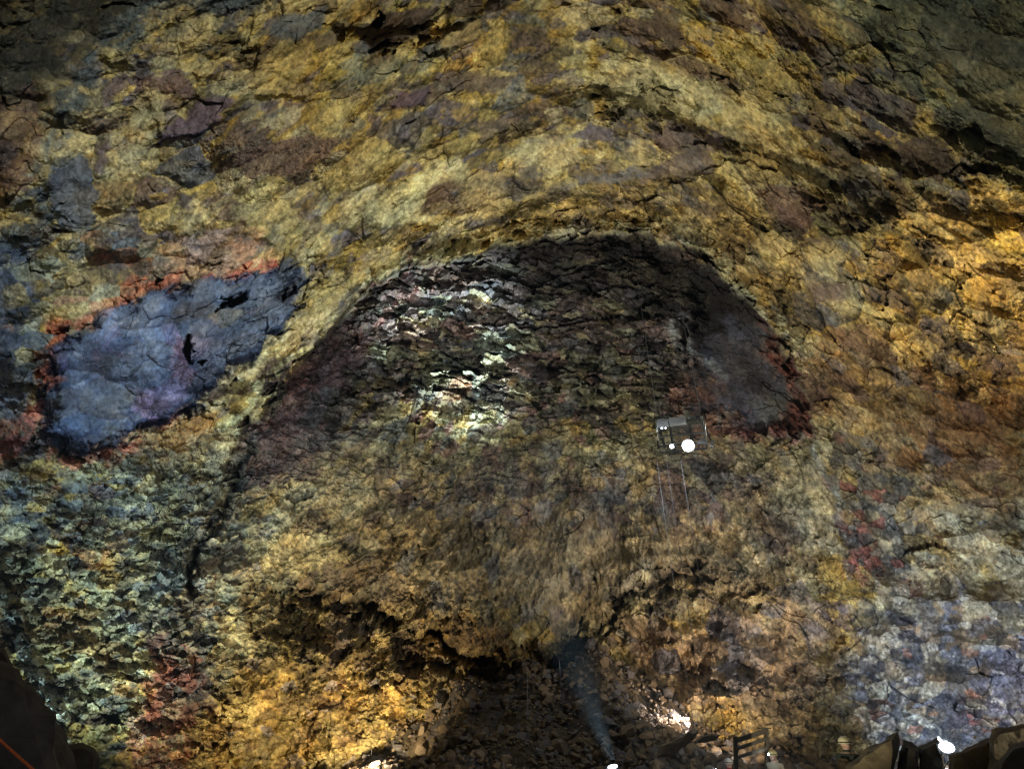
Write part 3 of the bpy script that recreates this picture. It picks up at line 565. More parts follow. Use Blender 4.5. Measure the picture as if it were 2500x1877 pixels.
M_SHEET = mat('clear_plastic_sheet', (.55, .60, .68), .18, 0, trans=.35); M_LENS = mat('lamp_glass', (.9, .95, 1), .1, emit=(.82, .91, 1), es=12)
M_LENS2 = mat('head_lamp_glass', (.9, .95, 1), .1, emit=(.75, .9, 1), es=45); M_DIM = mat('dim_lamp_glass', (.9, .95, 1), .1, emit=(.8, .9, 1), es=8)
M_WOOD = mat('weathered_wood', (.10, .078, .045), .8, var=.3, scale=12, bump=.4); M_CABLE = mat('wire_cable', (.05, .05, .055), .6, 0); M_WIRE = mat('pale_wire', (.16, .17, .18), .6, 0)
M_ROPE = mat('orange_rope', (.75, .17, .04), .7, var=.25, scale=60, bump=.6, emit=None)
M_SKIN = mat('skin', (.52, .33, .25), .55, var=.08); M_EYE = mat('eye', (.02, .015, .01), .2)
M_HAIR = mat('dark_hair', (.03, .02, .015), .6)

# ------------------------------------------------------------------ small helpers
def link(name, me, parent=None, m=None, loc=None):
    o = bpy.data.objects.new(name, me); COL.objects.link(o)
    if parent is not None: o.parent = parent
    if m is not None and me is not None: me.materials.append(m)
    if loc is not None: o.location = loc
    return o
def bmo(name, bm, m, parent=None, smooth=False, loc=None):
    me = bpy.data.meshes.new(name); bmesh.ops.recalc_face_normals(bm, faces=bm.faces); bm.to_mesh(me); bm.free()
    if smooth: me.polygons.foreach_set('use_smooth', [True]*len(me.polygons))
    return link(name, me, parent, m, loc)
def tag(o, label, cat, group=None):
    o['label'] = label; o['category'] = cat
    if group: o['group'] = group
    return o
def empty(name, loc, rz=0):
    o = bpy.data.objects.new(name, None); COL.objects.link(o); o.location = loc; o.rotation_euler = (0, 0, rz); o.empty_display_size = .2; return o
def tube(bm, pts, r, n=8, cap=True):
    pts = [Vector(p) for p in pts]; rings = []
    rr = r if isinstance(r, (list, tuple)) else [r]*len(pts)
    up = None
    for i, p in enumerate(pts):
        t = (pts[min(i+1, len(pts)-1)]-pts[max(i-1, 0)]).normalized()
        if up is None: up = t.orthogonal().normalized()
        up = (up-t*up.dot(t)).normalized(); s = t.cross(up)
        rings.append([bm.verts.new(p+(up*math.cos(a)+s*math.sin(a))*rr[i]) for a in [2*math.pi*k/n for k in range(n)]])
    for a, b in zip(rings, rings[1:]):
        for k in range(n): bm.faces.new((a[k], a[(k+1) % n], b[(k+1) % n], b[k]))
    if cap: bm.faces.new(rings[0][::-1]); bm.faces.new(rings[-1])
def box(bm, c, s, rot=None, bev=0):
    r = bmesh.ops.create_cube(bm, size=1); vs_ = r['verts']
    M = Matrix.Translation(c) @ (rot.to_4x4() if rot else Matrix.Identity(4)) @ Matrix.Diagonal((*s, 1))
    bmesh.ops.transform(bm, matrix=M, verts=vs_)
    if bev: bmesh.ops.bevel(bm, geom=list({e for v in vs_ for e in v.link_edges}), offset=bev, segments=2, affect='EDGES')
def beam(bm, a, b, w_, h_):
    a, b = Vector(a), Vector(b); box(bm, (a+b)/2, (w_, h_, (b-a).length), (b-a).to_track_quat('Z', 'Y').to_matrix())

# ------------------------------------------------------------------ loose stones
def stone_mesh(k, flat=.7):
    rnd = random.Random(k); bm = bmesh.new()
    for i in range(13):
        a = rnd.uniform(0, 6.283); z = rnd.uniform(-1, 1); q = math.sqrt(1-z*z); f = rnd.uniform(.75, 1.0)
        bm.verts.new((q*math.cos(a)*f, q*math.sin(a)*f*rnd.uniform(.7, .95), z*f*flat))
    g = bmesh.ops.convex_hull(bm, input=bm.verts)
    bmesh.ops.delete(bm, geom=[e for e in g['geom_interior'] if isinstance(e, bmesh.types.BMVert)], context='VERTS')
    bmesh.ops.bevel(bm, geom=bm.edges[:], offset=.05, segments=1, affect='EDGES')
    me = bpy.data.meshes.new('stone'); bm.to_mesh(me); bm.free(); return me
shapes = []
for k in range(12):
    me = stone_mesh(100+k, .55+.03*k); me.materials.append(M_STONE[k % 3]); shapes.append(me)
rnd = random.Random(5); cand = []
while len(cand) < 5200:
    y = rnd.uniform(19, 34); x = rnd.gauss(2.2, 7.0)
    if -14 < x < 15:
        s = .05+.11*rnd.random()**2+(.28*rnd.random() if rnd.random() < .2 else 0)
        cand.append((x, y, s))
cand.sort(key=lambda c: -c[2]/math.hypot(c[0], c[1]))
def pix(x, y, z):
    c, s = math.cos(PITCH), math.sin(PITCH); z -= CAM[2]; f = y*c+z*s; return PW/2+F*x/f, PH/2-F*(-y*s+z*c)/f
ind, stuff, count = [], [], 0
for x, y, s in cand:
    z = float(floor_z(x, y)); u, v = pix(x, y, z)
    if count < 255 and -20 < u < 2520 and v < 1880: ind.append((x, y, z, s)); count += 1
    else: stuff.append((x, y, z, s))
for i, (x, y, z, s) in enumerate(ind):
    o = bpy.data.objects.new('rubble_stone', shapes[i % 12]); COL.objects.link(o)
    o.location = (x, y, z+s*.25+.06); o.scale = (s, s, s); o.rotation_euler = (rnd.uniform(-.5, .5), rnd.uniform(-.5, .5), rnd.uniform(0, 6.28))
    tag(o, 'brown angular stone lying loose in the dark talus at the foot of the cave wall', 'stone', 'stones strewn over the dark talus slope')
def merge_stones(name, items, mats):
    Vs, Fs, mi, off = [], [], [], 0
    base = [(np.array([v.co[:] for v in me.vertices]), [list(p.vertices) for p in me.polygons]) for me in shapes]
    for i, (x, y, z, s) in enumerate(items):
        vb, fb = base[i % 12]; R = np.array(Matrix.Rotation(rnd.uniform(0, 6.28), 3, 'Z') @ Matrix.Rotation(rnd.uniform(-.6, .6), 3, 'X'))
        Vs.append(vb@R.T*s+[x, y, z+s*.25+.05]); Fs += [[a+off for a in f] for f in fb]; mi += [i % len(mats)]*len(fb); off += len(vb)
    me = bpy.data.meshes.new(name); me.from_pydata(np.concatenate(Vs).tolist(), [], Fs)
    for m in mats: me.materials.append(m)
    me.polygons.foreach_set('material_index', mi); o = link(name, me); o['kind'] = 'stuff'; return o
merge_stones('rubble', stuff, M_STONE)

# the bright heap in the lamp's patch
pale = []
for k in range(12):
    me = stone_mesh(300+k, .75); me.materials.append(M_PALE); pale.append(me)
HEAP = []
for k in range(46):
    t = rnd.random(); u = 1600+rnd.gauss(45, 24); v = 1795-rnd.random()*38-(u-1600)*.12
    HEAP.append((u, v, rnd.uniform(.09, .17)))
for (u, v) in [(1525,1738),(1517,1745),(1558,1745),(1566,1748),(1587,1757),(1586,1772),(1578,1765),(1574,1735),(1600,1727),(1607,1741),(1604,1752),(1590,1715),(1582,1705),(1575,1694),(1597,1690),(1608,1693),(1560,1690),(1545,1680),(1610,1712),(1618,1722),(1540,1672),(1572,1682)]:
    HEAP.append((u, v, rnd.uniform(.06, .12)))
for i, (u, v, s) in enumerate(HEAP):
    h = floor_hit(u, v)
    if h is None: continue
    o = bpy.data.objects.new('pale_stone', pale[i % 12]); COL.objects.link(o); o.location = h+Vector((0, -.12, .10)); o.scale = (s*rnd.uniform(.8, 1.3), s, s)
    o.rotation_euler = (rnd.uniform(-.6, .6), rnd.uniform(-.6, .6), rnd.uniform(0, 6.28))
    tag(o, 'pale stone caught in the white lamp patch on the dark slope', 'stone', 'pale stones lit up on the slope')

hh = floor_hit(1642, 1772)
spot('work_lamp_beam', hh+Vector((1.7, .1, 1.0)), hh+Vector((-.3, .1, 0)), 1700, (1, .88, .80), 62, .8, .03)

# ------------------------------------------------------------------ boulders with a traced face and real depth
def boulder(name, pts, dist, thick, m, label, cat='boulder', seed=0, amp_=.08, tilt=0.0, group=None, cuts=4):
    P3 = [at(u, v, dist+tilt*i) for i, (u, v) in enumerate(pts)]; c = sum(P3, Vector())/len(P3); n = (c-Vector(CAM.tolist())).normalized()
    bm = bmesh.new(); R0 = [bm.verts.new(p+n*thick*.35) for p in P3]; R1 = [bm.verts.new(c+(p-c)*.72-n*thick*.02) for p in P3]; R2 = [bm.verts.new(c+(p-c)*.8+n*thick) for p in P3]
    k = len(pts); a = bm.verts.new(c-n*thick*.06); b = bm.verts.new(c+n*thick*1.15)
    for i in range(k):
        j = (i+1) % k
        bm.faces.new((R0[i], R0[j], R1[j], R1[i])); bm.faces.new((R1[i], R1[j], a)); bm.faces.new((R2[j], R2[i], b)); bm.faces.new((R0[j], R0[i], R2[i], R2[j]))
    bmesh.ops.recalc_face_normals(bm, faces=bm.faces)
    bmesh.ops.triangulate(bm, faces=bm.faces)
    for _ in range(cuts): bmesh.ops.subdivide_edges(bm, edges=[e for e in bm.edges if e.calc_length() > thick*.06], cuts=1)
    bmesh.ops.triangulate(bm, faces=bm.faces)
    bm.normal_update()
    for v in bm.verts:
        p = v.co*1.0+Vector((seed*7, 0, 0)); f = mnoise.fractal(p*1.6, 1, 2.1, 5)*.8+mnoise.voronoi(p*2.2)[0][0]*.7-.3
        v.co += v.normal*f*amp_
    o_c = c.copy()
    for v in bm.verts: v.co -= o_c
    return tag(bmo(name, bm, m, loc=o_c), label, cat, group)
boulder('boulder', [(2060,1950),(2062,1868),(2100,1838),(2130,1818),(2165,1803),(2192,1786),(2193,1822),(2186,1870),(2184,1950)], 15.0, 1.0, M_BLD, 'large tan boulder rising to a sharp point beside the person with the backpack', seed=1)
boulder('boulder', [(2186,1950),(2190,1835),(2206,1805),(2224,1811),(2243,1824),(2243,1950)], 15.5, .7, M_BLD2, 'dark boulder with a low peak just behind the sharp tan one', seed=2)
boulder('boulder', [(2240,1950),(2243,1822),(2270,1812),(2291,1799),(2300,1806),(2302,1836),(2310,1950)], 15.9, .7, M_BLD2, 'dark boulder right under and left of the blinding floodlight', seed=3)
boulder('boulder', [(2300,1950),(2312,1838),(2345,1832),(2390,1806),(2420,1798),(2440,1840),(2450,1950)], 14.6, .9, M_BLD, 'brown boulder in front of the floodlight and left of the tall tan slope', seed=4)
boulder('boulder', [(2400,1950),(2412,1808),(2428,1785),(2470,1772),(2494,1762),(2620,1745),(2620,1950)], 13.6, 1.2, M_BLD, 'tan boulder sloping up at the right edge of the photo', seed=5, cat='boulder')
boulder('boulder', [(2385,1950),(2430,1862),(2470,1818),(2500,1806),(2600,1800),(2600,1950)], 10.5, .9, M_BLD2, 'near dark boulder in the bottom right corner', seed=6)
boulder('stone', [(2375,1800),(2380,1794),(2386,1795),(2383,1801),(2377,1803)], 15.2, .1, M_PALE, 'small pink stone catching light right of the floodlight', 'stone', seed=7, amp_=.01, cuts=1)
boulder('rock_slab', [(1600,1850),(1608,1820),(1640,1806),(1668,1794),(1692,1777),(1704,1784),(1694,1803),(1664,1826),(1640,1850)], 21.4, .8, M_STONE[2], 'flat brown slab whose edge cuts off the bright patch of stones', 'rock', seed=8, amp_=.05)
boulder('rock_slab', [(1696,1812),(1712,1797),(1735,1791),(1758,1793),(1748,1806),(1722,1813)], 21.2, .4, M_BLD, 'low brown slab between the lit stones and the wooden railing', 'rock', seed=9, amp_=.05)
boulder('boulder', [(1525,1790),(1532,1778),(1548,1770),(1553,1785),(1545,1797),(1530,1798)], 21.5, .4, M_STONE[2], 'dull rounded boulder left of the lit stones', seed=10, amp_=.04, cuts=3)
boulder('boulder', [(160,1950),(163,1850),(172,1828),(195,1824),(214,1838),(222,1860),(224,1950)], 7.6, .6, M_BLD2, 'rounded dark boulder at the foot of the left outcrop', seed=11)
boulder('rock_outcrop', [(-240,2050),(-240,1560),(-60,1590),(0,1612),(22,1628),(36,1648),(48,1664),(74,1676),(88,1692),(106,1724),(122,1742),(133,1758),(134,1778),(147,1802),(159,1832),(166,1858),(175,1900),(185,2050)], 6.0, 1.6, M_OUT, 'dark rock outcrop close by in the lower left corner', 'rock', seed=12, amp_=.12, cuts=6)
boulder('rock_fin', [(-80,1700),(-60,1560),(4,1578),(14,1586),(24,1606),(34,1632),(46,1652),(40,1668),(10,1660)], 7.4, .3, M_BLD2, 'thin curved horn of dark rock above the lower left outcrop', 'rock', seed=13, amp_=.02)

bm = bmesh.new(); pa, pb = at(-160, 1647, 4.6), at(150, 1937, 3.9)
tube(bm, [pa.lerp(pb, t/10)-Vector((0, 0, .012*math.sin(math.pi*t/10))) for t in range(11)], .0062, 8)
tag(bmo('rope', bm, M_ROPE, smooth=True), 'taut orange rope slanting across the dark outcrop in the lower left corner', 'rope')

# ------------------------------------------------------------------ floodlights
def floodlight(loc, aim, label, size=.26, foot=None):
    r = empty('floodlight', loc); d = (Vector(aim)-Vector(loc)).normalized(); R = d.to_track_quat('Y', 'Z').to_matrix(); s = size
    def X(bm): bmesh.ops.transform(bm, matrix=R.to_4x4(), verts=bm.verts)
    bm = bmesh.new(); box(bm, (0, -.055*s/.26, 0), (s*1.06, .10, s*.78), bev=.035)
    for k in range(6): box(bm, (-s*.38+k*s*.15, -.115, 0), (.008, .035, s*.6))
    X(bm); h = bmo('housing', bm, M_BLACK, r)
    bm = bmesh.new(); bmesh.ops.create_cone(bm, segments=32, radius1=s*.5, radius2=s*.5, depth=.016, cap_ends=True); bmesh.ops.transform(bm, matrix=Matrix.Translation((0, .006, 0)) @ Matrix.Diagonal((1, 1, .68, 1)) @ Matrix.Rotation(math.pi/2, 4, 'X'), verts=bm.verts); X(bm); bmo('lens', bm, M_LENS, r)
    bm = bmesh.new(); tube(bm, [(-s*.56, -.04, 0), (-s*.56, -.04, -s*.6), (s*.56, -.04, -s*.6), (s*.56, -.04, 0)], .009, 6); X(bm); bmo('bracket', bm, M_STEEL, r)
    if foot is not None:
        for k in range(3):
            a = k*2.094+.5; bm = bmesh.new(); tube(bm, [(0, -.04, -s*.6), (.3*math.cos(a), .3*math.sin(a), -foot)], .012, 6); bmo('leg', bm, M_STEEL, r)
    return tag(r, label, 'floodlight')
floodlight(at(2311, 1823, 15.75), at(2306, 1700, 14)+Vector((0, -3, 0)), 'blinding white floodlight among the boulders on the right', .27, .5)
floodlight(at(1496, 1871, 20), at(1200, 1000, 20), 'blinding floodlight at the bottom edge of the photo aimed up at the alcove', .34, .9)

# ------------------------------------------------------------------ lift platform hanging on its cables
LP = at(1668, 1092, 26.5); LY = math.radians(-14)
plat = tag(empty('lift_platform', LP, LY), 'open steel lift basket with lamps hanging in mid air before the alcove', 'lift')
W2, D2, HH = 1.02, .38, 1.25
bm = bmesh.new()
for y in (-D2, D2): beam(bm, (-W2, y, 0), (W2, y, 0), .05, .08)
for k in range(7): beam(bm, (-W2+k*W2/3, -D2, .002), (-W2+k*W2/3, D2, .002), .04, .06)
bmo('floor_frame', bm, M_BLACK, plat)
bm = bmesh.new()
for k in range(22): beam(bm, (-W2+.03+k*(2*W2-.06)/21, -D2+.02, .05), (-W2+.03+k*(2*W2-.06)/21, D2-.02, .05), .012, .03)
for k in range(4): beam(bm, (-W2+.02, -D2+.1+k*.18, .062), (W2-.02, -D2+.1+k*.18, .062), .01, .01)
bmo('floor_grating', bm, M_STEEL, plat)
for x in (-W2, -W2*.42, W2*.42, W2):
    for y in (-D2, D2):
        bm = bmesh.new(); tube(bm, [(x, y, .04), (x*1.0, y, HH)], .034, 8); bmo('post', bm, M_BLACK if abs(x) < W2 else M_STEEL, plat)
for z in (.45, .82, HH):
    bm = bmesh.new(); tube(bm, [(-W2, -D2, z), (W2, -D2, z), (W2, D2, z), (-W2, D2, z), (-W2, -D2, z)], .026, 8); bmo('rail', bm, M_STEEL if z > 1 else M_BLACK, plat)
bm = bmesh.new()
for k in range(25): tube(bm, [(-W2+k*W2/12, -D2-.012, .06), (-W2+k*W2/12, -D2-.012, .80)], .005, 4)
for k in range(9): tube(bm, [(-W2, -D2-.014, .1+k*.085), (W2, -D2-.014, .1+k*.085)], .005, 4)
bmo('mesh_guard', bm, M_BLACK, plat)
def arc_sheet(x0, x1, name, m):
    bm = bmesh.new(); rows = []
    for k in range(13):
        a = math.pi*(.05+.9*k/12)-math.pi/2*.9; y, z = -D2-.02-.20*math.cos(a), HH-.17+.24*math.sin(a)
        rows.append([bm.verts.new((x0, y, z)), bm.verts.new((x1, y, z))])
    for a, b in zip(rows, rows[1:]): bm.faces.new((a[0], a[1], b[1], b[0]))
    bmesh.ops.solidify(bm, geom=bm.faces[:], thickness=.01); bmo(name, bm, m, plat, True)
arc_sheet(-W2*.98, -W2*.5, 'guard_sheet', M_SHEET); arc_sheet(W2*.30, W2*.92, 'guard_sheet', M_STEEL); arc_sheet(-W2*.46, W2*.26, 'guard_sheet', M_SHEET)
for x in (-W2-.04, W2+.04):
    bm = bmesh.new(); pts = [(x, -D2-.25*math.sin(t), .95+.36*math.cos(t)) for t in [k*math.pi/10 for k in range(11)]]
    tube(bm, pts+[(x, -D2, .30)], .016, 8); bmo('hoop', bm, M_STEEL, plat, True)
for x, lean in ((-W2+.16, .18), (W2+.10, .40)):
    bm = bmesh.new(); beam(bm, (x-lean*.5, 0, HH+.22), (x+lean*.35, -.1, .02), .07, .09); bmo('stirrup', bm, M_BLACK, plat)
bm = bmesh.new(); box(bm, (W2+.22, -.1, -.02), (.16, .30, .34), Matrix.Rotation(.4, 3, 'Y'), .02); bmo('winch_box', bm, M_STEEL, plat)
bm = bmesh.new(); box(bm, (-W2-.05, -.1, .22), (.12, .26, .30), None, .02); bmo('winch_box', bm, M_BLACK, plat)
def plat_lamp(loc, r, lm, toward=Vector((0, -1, -.5))):
    R = toward.normalized().to_track_quat('-Z', 'Y').to_matrix()
    bm = bmesh.new(); bmesh.ops.create_cone(bm, segments=20, radius1=r*1.15, radius2=r*.6, depth=.12, cap_ends=True); bmesh.ops.transform(bm, matrix=R.to_4x4() @ Matrix.Translation((0, 0, .06)), verts=bm.verts)
    h = bmo('lamp', bm, M_BLACK, plat, loc=loc)
    bm = bmesh.new(); bmesh.ops.create_cone(bm, segments=20, radius1=r, radius2=r*.9, depth=.02, cap_ends=True); bmesh.ops.transform(bm, matrix=R.to_4x4() @ Matrix.Translation((0, 0, -.012)), verts=bm.verts)
    bmo('lens', bm, lm, h)
plat_lamp((.18, -D2-.10, -.13), .25, M_LENS); plat_lamp((-.52, -D2-.10, -.10), .085, M_LENS, Vector((.2, -1, -.4)))
plat_lamp((-.82, -D2-.05, .86), .04, M_LENS); plat_lamp((-.66, -D2-.05, .84), .03, M_DIM)
spot('platform_lamp_beam', LP+Vector((.18, -.75, -.35)), LP+Vector((-4, -1.5, -8)), 600, COOL, 125, 1, .1)
l = bpy.data.lights.new('platform_lamp_glow', 'POINT'); l.energy = 240; l.color = (.8, .88, 1); l.shadow_soft_size = .08
o = bpy.data.objects.new('platform_lamp_glow', l); COL.objects.link(o); o.location = LP+Vector((.1, -.62, -.28))

def cable(a, b, label, group='cables hanging in the chamber', r=.012, m=M_CABLE):
    bm = bmesh.new(); c = (Vector(a)+Vector(b))/2
    tube(bm, [Vector(a)-c, (Vector(a)+Vector(b))/2-c, Vector(b)-c], r, 6); return tag(bmo('cable', bm, m, smooth=True, loc=c), label, 'cable', group)
ca_, sa_ = math.cos(LY), math.sin(LY)
for x, lb in ((-W2+.08, 'thin suspension cable rising from the left end of the lift basket'), (W2+.0, 'thin suspension cable rising from the right end of the lift basket')):
    b = LP+Vector((x*ca_, x*sa_, HH)); cable(b, b+Vector((0, 0, 17)), lb, r=.012)
def down(u, v0, v1, d, lb, r=.008, m=M_CABLE):
    a = at(u, v0, d); h = math.hypot(a.x, a.y)
    e = math.atan2(1, 1); du, dv = (u-1250)/(v0+1423)*(v1-v0), v1
    dd = pdir(np.float64(u+du), np.float64(v1)); z = 1.7+h*dd[2]/math.hypot(dd[0], dd[1]); cable(a, (a.x, a.y, z), lb, r=r, m=m)
down(1549, 1190, 1800, 26, 'long dark cable hanging left of the lift basket'); down(1604, 1128, 1800, 26, 'thin pale cable dropping from just below the left end of the lift basket', .008, M_WIRE)
down(1626, 1118, 1820, 26.3, 'dark cable hanging below the left part of the lift basket'); down(1662, 1125, 1820, 26.3, 'dark cable hanging below the middle of the lift basket', .008)
down(1287, 1640, 1800, 21, 'fine wire standing in for water drops falling over the dark talus slope', .007, M_WIRE); down(1366, 1612, 1720, 21.5, 'fine wire standing in for falling water at the right of the dark hollow above the talus', .007, M_WIRE)  # these strands and the next one are built for streaks of falling water
down(1484, 1790, 1866, 19.6, 'fine wire standing in for bright falling water directly above the bottom floodlight', .007, M_WIRE)

# ------------------------------------------------------------------ wooden railing
rl = tag(empty('wooden_railing', at(1797, 1880, 20)), 'weathered wooden railing sloping up to the right beside the talus', 'railing'); RO = rl.location
def rb(name, a, b, w_, h_):
    bm = bmesh.new(); beam(bm, a-RO, b-RO, w_, h_); bmo(name, bm, M_WOOD, rl)
rb('post', at(1795, 1797, 20), at(1800, 1990, 20), .10, .09); rb('post', at(1871, 1776, 21.2), at(1874, 1985, 21.2), .09, .09)
rb('rail', at(1800, 1806, 19.92), at(1874, 1782, 21.1), .04, .12); rb('rail', at(1800, 1826, 19.92), at(1875, 1802, 21.1), .04, .085); rb('rail', at(1800, 1848, 19.92), at(1875, 1825, 21.1), .04, .08)
rb('cap', at(1853, 1777, 20.9), at(1880, 1777, 21.2), .10, .03)

# ------------------------------------------------------------------ people
def skin_mesh(name, chains, m, parent, sub=2, root=0):
    """chains: lists of (point, radius); chains joining at equal points share that vertex"""
    vs_, rad, ed, key = [], [], [], {}
    for ch in chains:
        prev = None
        for p, r in ch:
            k = tuple(round(c, 4) for c in p)
            if k not in key: key[k] = len(vs_); vs_.append(p); rad.append(r)
            i = key[k]
            if prev is not None and prev != i: ed.append((prev, i))
            prev = i
    me = bpy.data.meshes.new(name); me.from_pydata(vs_, ed, []); o = bpy.data.objects.new(name, me); COL.objects.link(o)
    md = o.modifiers.new('skin', 'SKIN'); md.use_smooth_shade = True
    for i, sv in enumerate(me.skin_vertices[0].data):
        r = rad[i]; sv.radius = r if isinstance(r, tuple) else (r, r); sv.use_root = (i == root)
    ms = o.modifiers.new('sub', 'SUBSURF'); ms.levels = sub; ms.render_levels = sub
    bpy.context.view_layer.update(); dg = bpy.context.evaluated_depsgraph_get()
    me2 = bpy.data.meshes.new_from_object(o.evaluated_get(dg)); me2.name = name
    bpy.data.objects.remove(o); bpy.data.meshes.remove(me)
    me2.materials.clear(); me2.materials.append(m); return link(name, me2, parent)
def person(loc, rz, jacket, helmet, trousers, label, lamp=M_LENS2, hood=False, look=0.0, arm=.0, H=1.76):
    r = tag(empty('person', loc, rz), label, 'person'); k = H/1.76
    P_ = lambda x, y, z: (x*k, y*k, z*k)     # facing -y
    def limb(s):
        arm_ = [(P_(s*.02, 0, 1.42), .10), (P_(s*.19, .01, 1.41), .062), (P_(s*.235, .03, 1.12), .046), (P_(s*(.22-arm*.3), -.10-arm, .90+arm*.5), .033)]
        w = arm_[-1][0]; hand = (w[0]-s*.005, w[1]-.045, w[2]-.055); A = [arm_+[(hand, (.022, .036))]]
        for q in range(4):
            b = (hand[0]+s*(.0), hand[1]-.03+.019*q-.02, hand[2]-.03); L_ = (.036, .042, .040, .030)[q]
            A.append([(hand, (.022, .036)), (b, .009), ((b[0]-s*.006, b[1]-.006, b[2]-L_), .008), ((b[0]-s*.022, b[1]-.004, b[2]-L_*1.7), .007)])
        A.append([(hand, (.022, .036)), ((hand[0]-s*.02, hand[1]-.045, hand[2]+.0), .010), ((hand[0]-s*.03, hand[1]-.065, hand[2]-.03), .008)])
        return A
    leg = lambda s: [(P_(0, 0, .96), .135), (P_(s*.10, 0, .90), .085), (P_(s*.11, -.015, .50), .056), (P_(s*.115, .02, .10), .042), (P_(s*.12, -.05, .045), .040), (P_(s*.125, -.17, .03), .03)]
    cx = look*.02
    ch = [[(P_(0, 0, .96), .135), (P_(0, 0, 1.18), .125), (P_(0, 0, 1.42), .12), (P_(0, .005, 1.50), .058), (P_(0, -.005, 1.565), .075), (P_(0, 0, 1.63), .092), (P_(0, .005, 1.70), .082)],
          [(P_(0, -.005, 1.565), .075), (P_(cx, -.075, 1.55), .035)], [(P_(0, 0, 1.63), .092), (P_(cx, -.098, 1.615), .014), (P_(cx, -.112, 1.60), .012)]]
    for s in (-1, 1):
        L_ = limb(s); L_[0] = [(P_(0, 0, 1.42), .12)]+L_[0][1:]; ch += L_; ch.append(leg(s))
        ch.append([(P_(0, 0, 1.63), .092), (P_(s*.088, .008, 1.61), .016)])
    skin_mesh('body', ch, M_SKIN, r)
    for s in (-1, 1):
        bm = bmesh.new(); bmesh.ops.create_uvsphere(bm, u_segments=8, v_segments=6, radius=.012); bmo('eye', bm, M_EYE, r, True, Vector(P_(s*.033, -.086, 1.645)))
    jm = mat('jacket_cloth', jacket, .8, var=.15, scale=18, bump=.5); tm = mat('trouser_cloth', trousers, .85, var=.15, scale=18, bump=.4)
    jc = [[(P_(0, 0, .86), .172), (P_(0, 0, 1.0), .168), (P_(0, 0, 1.20), .168), (P_(0, .005, 1.40), .155), (P_(0, .01, 1.47), .10)]]
    for s in (-1, 1):
        jc.append([(P_(0, .005, 1.40), .155), (P_(s*.19, .01, 1.41), .088), (P_(s*.24, .03, 1.12), .068), (P_(s*(.222-arm*.3), -.095-arm, .91+arm*.5), .052)])
    skin_mesh('jacket', jc, jm, r)
    if hood: skin_mesh('hood', [[(P_(-.085, -.03, 1.485), .05), (P_(-.06, .07, 1.52), .06), (P_(.06, .07, 1.52), .06), (P_(.085, -.03, 1.485), .05)]], jm, r)
    else: skin_mesh('collar', [[(P_(-.055, -.04, 1.50), .028), (P_(-.05, .05, 1.52), .03), (P_(.05, .05, 1.52), .03), (P_(.055, -.04, 1.50), .028)]], jm, r)
    skin_mesh('trousers', [[(P_(0, 0, .97), .15), (P_(s*.10, 0, .88), .10), (P_(s*.112, -.015, .50), .075), (P_(s*.116, .015, .13), .062)] for s in (-1, 1)], tm, r)
    for s in (-1, 1): skin_mesh('boot', [[(P_(s*.116, .03, .20), .058), (P_(s*.118, .02, .07), .055), (P_(s*.122, -.08, .05), .052), (P_(s*.126, -.19, .04), .045)]], M_BLACK, r)
    hz = Vector(P_(cx, .0, 1.66)); bm = bmesh.new(); bmesh.ops.create_uvsphere(bm, u_segments=28, v_segments=18, radius=1)
    bmesh.ops.delete(bm, geom=[v for v in bm.verts if v.co.z < -.18], context='VERTS')
    for v in bm.verts:
        a = math.atan2(v.co.y, v.co.x); brim = 1.07 if v.co.z < -.08 else 1; ridge = 1+.02*(abs(math.sin(3*a)) < .3)
        v.co = Vector((v.co.x*.128*brim*ridge, v.co.y*.150*brim*ridge, v.co.z*.118+.015))
    hm = mat('helmet_shell', helmet, .35, var=.06); hb = bmo('helmet', bm, hm, r, True, hz)
    bm = bmesh.new(); ring = [Vector((.133*math.cos(a), .155*math.sin(a), .02)) for a in [2*math.pi*q/24 for q in range(25)]]; tube(bm, ring, .010, 6); bmo('lamp_strap', bm, M_BLACK, hb)
    bm = bmesh.new(); tube(bm, [(-.10, -.01, -.01), (-.075, -.05, -.11), (0, -.075, -.14), (.075, -.05, -.11), (.10, -.01, -.01)], .006, 6); bmo('chin_strap', bm, M_BLACK, hb)
    bm = bmesh.new(); box(bm, (0, -.165, .025), (.062, .035, .042), None, .006); hl = bmo('head_lamp', bm, M_BLACK, hb)
    bm = bmesh.new(); bmesh.ops.create_cone(bm, segments=16, radius1=.024, radius2=.022, depth=.012, cap_ends=True)
    bmesh.ops.transform(bm, matrix=Matrix.Translation((0, -.189, .025)) @ Matrix.Rotation(math.pi/2, 4, 'X'), verts=bm.verts); bmo('lens', bm, lamp, hl)
    return r
person(p1, math.radians(150), (.42, .03, .035), (.62, .60, .55), (.04, .04, .045), 'person in a red jacket and pale helmet seen from behind at the bottom edge', M_DIM)
person(p2, math.radians(-55), (.40, .36, .26), (.62, .54, .26), (.05, .05, .055), 'person in a light hooded jacket with a shining headlamp, face turned left', M_LENS2, hood=True)
person(p3, math.radians(125), (.045, .055, .04), (.66, .60, .36), (.03, .035, .04), 'person in dark clothes and striped pale helmet standing beside the tan boulder', M_DIM, arm=.05)
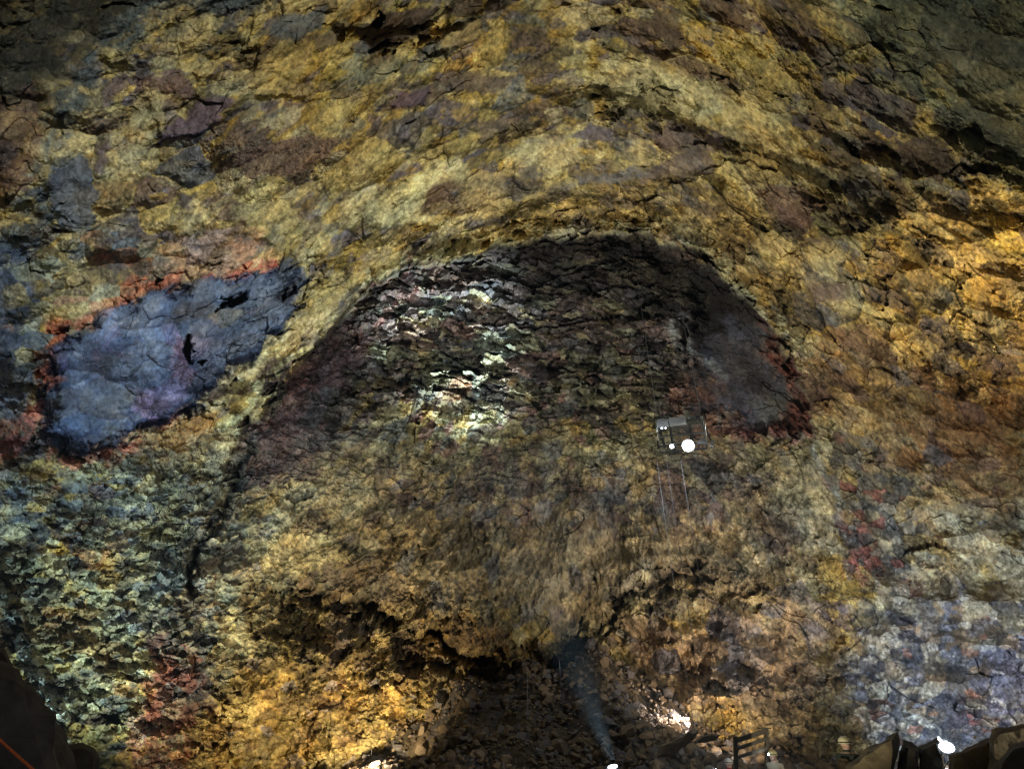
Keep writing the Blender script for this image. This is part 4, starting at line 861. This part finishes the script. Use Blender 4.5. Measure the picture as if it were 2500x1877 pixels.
person(p4, math.radians(60), (.10, .16, .30), (.75, .78, .85), (.04, .04, .05), 'person of whom only the top of a white helmet shows at the bottom edge', M_LENS2)
# pack on the third person's back
rz3 = math.radians(125); bk = Vector((math.sin(rz3)*-.22, math.cos(rz3)*.22, 1.18)); bp_ = empty('backpack', p3+bk, rz3)
tag(bp_, 'olive brown backpack worn by the person beside the tan boulder', 'backpack')
bm = bmesh.new(); box(bm, (0, 0, 0), (.28, .17, .42), None, .05); bmesh.ops.subdivide_edges(bm, edges=bm.edges[:], cuts=1)
for v in bm.verts: v.co += v.normal*.008*mnoise.noise(v.co*9)
M_PACK = mat('pack_cloth', (.12, .085, .04), .8, var=.2, scale=16, bump=.5)
bmo('bag', bm, M_PACK, bp_, True)
bm = bmesh.new(); box(bm, (0, .085, -.07), (.19, .05, .20), None, .02); bmo('pocket', bm, M_PACK, bp_, True)
for s in (-1, 1):
    bm = bmesh.new(); tube(bm, [(s*.10, -.08, .20), (s*.12, -.16, .235), (s*.13, -.36, .17), (s*.13, -.40, .0), (s*.13, -.30, -.14), (s*.12, -.08, -.18)], .014, 6); bmo('shoulder_strap', bm, M_BLACK, bp_, True)
l = bpy.data.lights.new('head_lamp_glow', 'POINT'); l.energy = 1.6; l.color = (.75, .88, 1); l.shadow_soft_size = .03
o = bpy.data.objects.new('head_lamp_glow', l); COL.objects.link(o); o.location = at(1868, 1845, 20.7)

# ------------------------------------------------------------------ misty air of the chamber
bm = bmesh.new(); box(bm, (0, 15, 12), (90, 70, 44))
mh = bpy.data.materials.new('cave_air'); mh.use_nodes = True; nt = mh.node_tree; nt.nodes.clear()
o_ = nt.nodes.new('ShaderNodeOutputMaterial'); v_ = nt.nodes.new('ShaderNodeVolumePrincipled')
v_.inputs['Color'].default_value = (.55, .74, 1, 1); v_.inputs['Density'].default_value = .00033; v_.inputs['Anisotropy'].default_value = .3
nt.links.new(v_.outputs[0], o_.inputs['Volume'])
haze = bmo('haze', bm, mh); haze['kind'] = 'stuff'
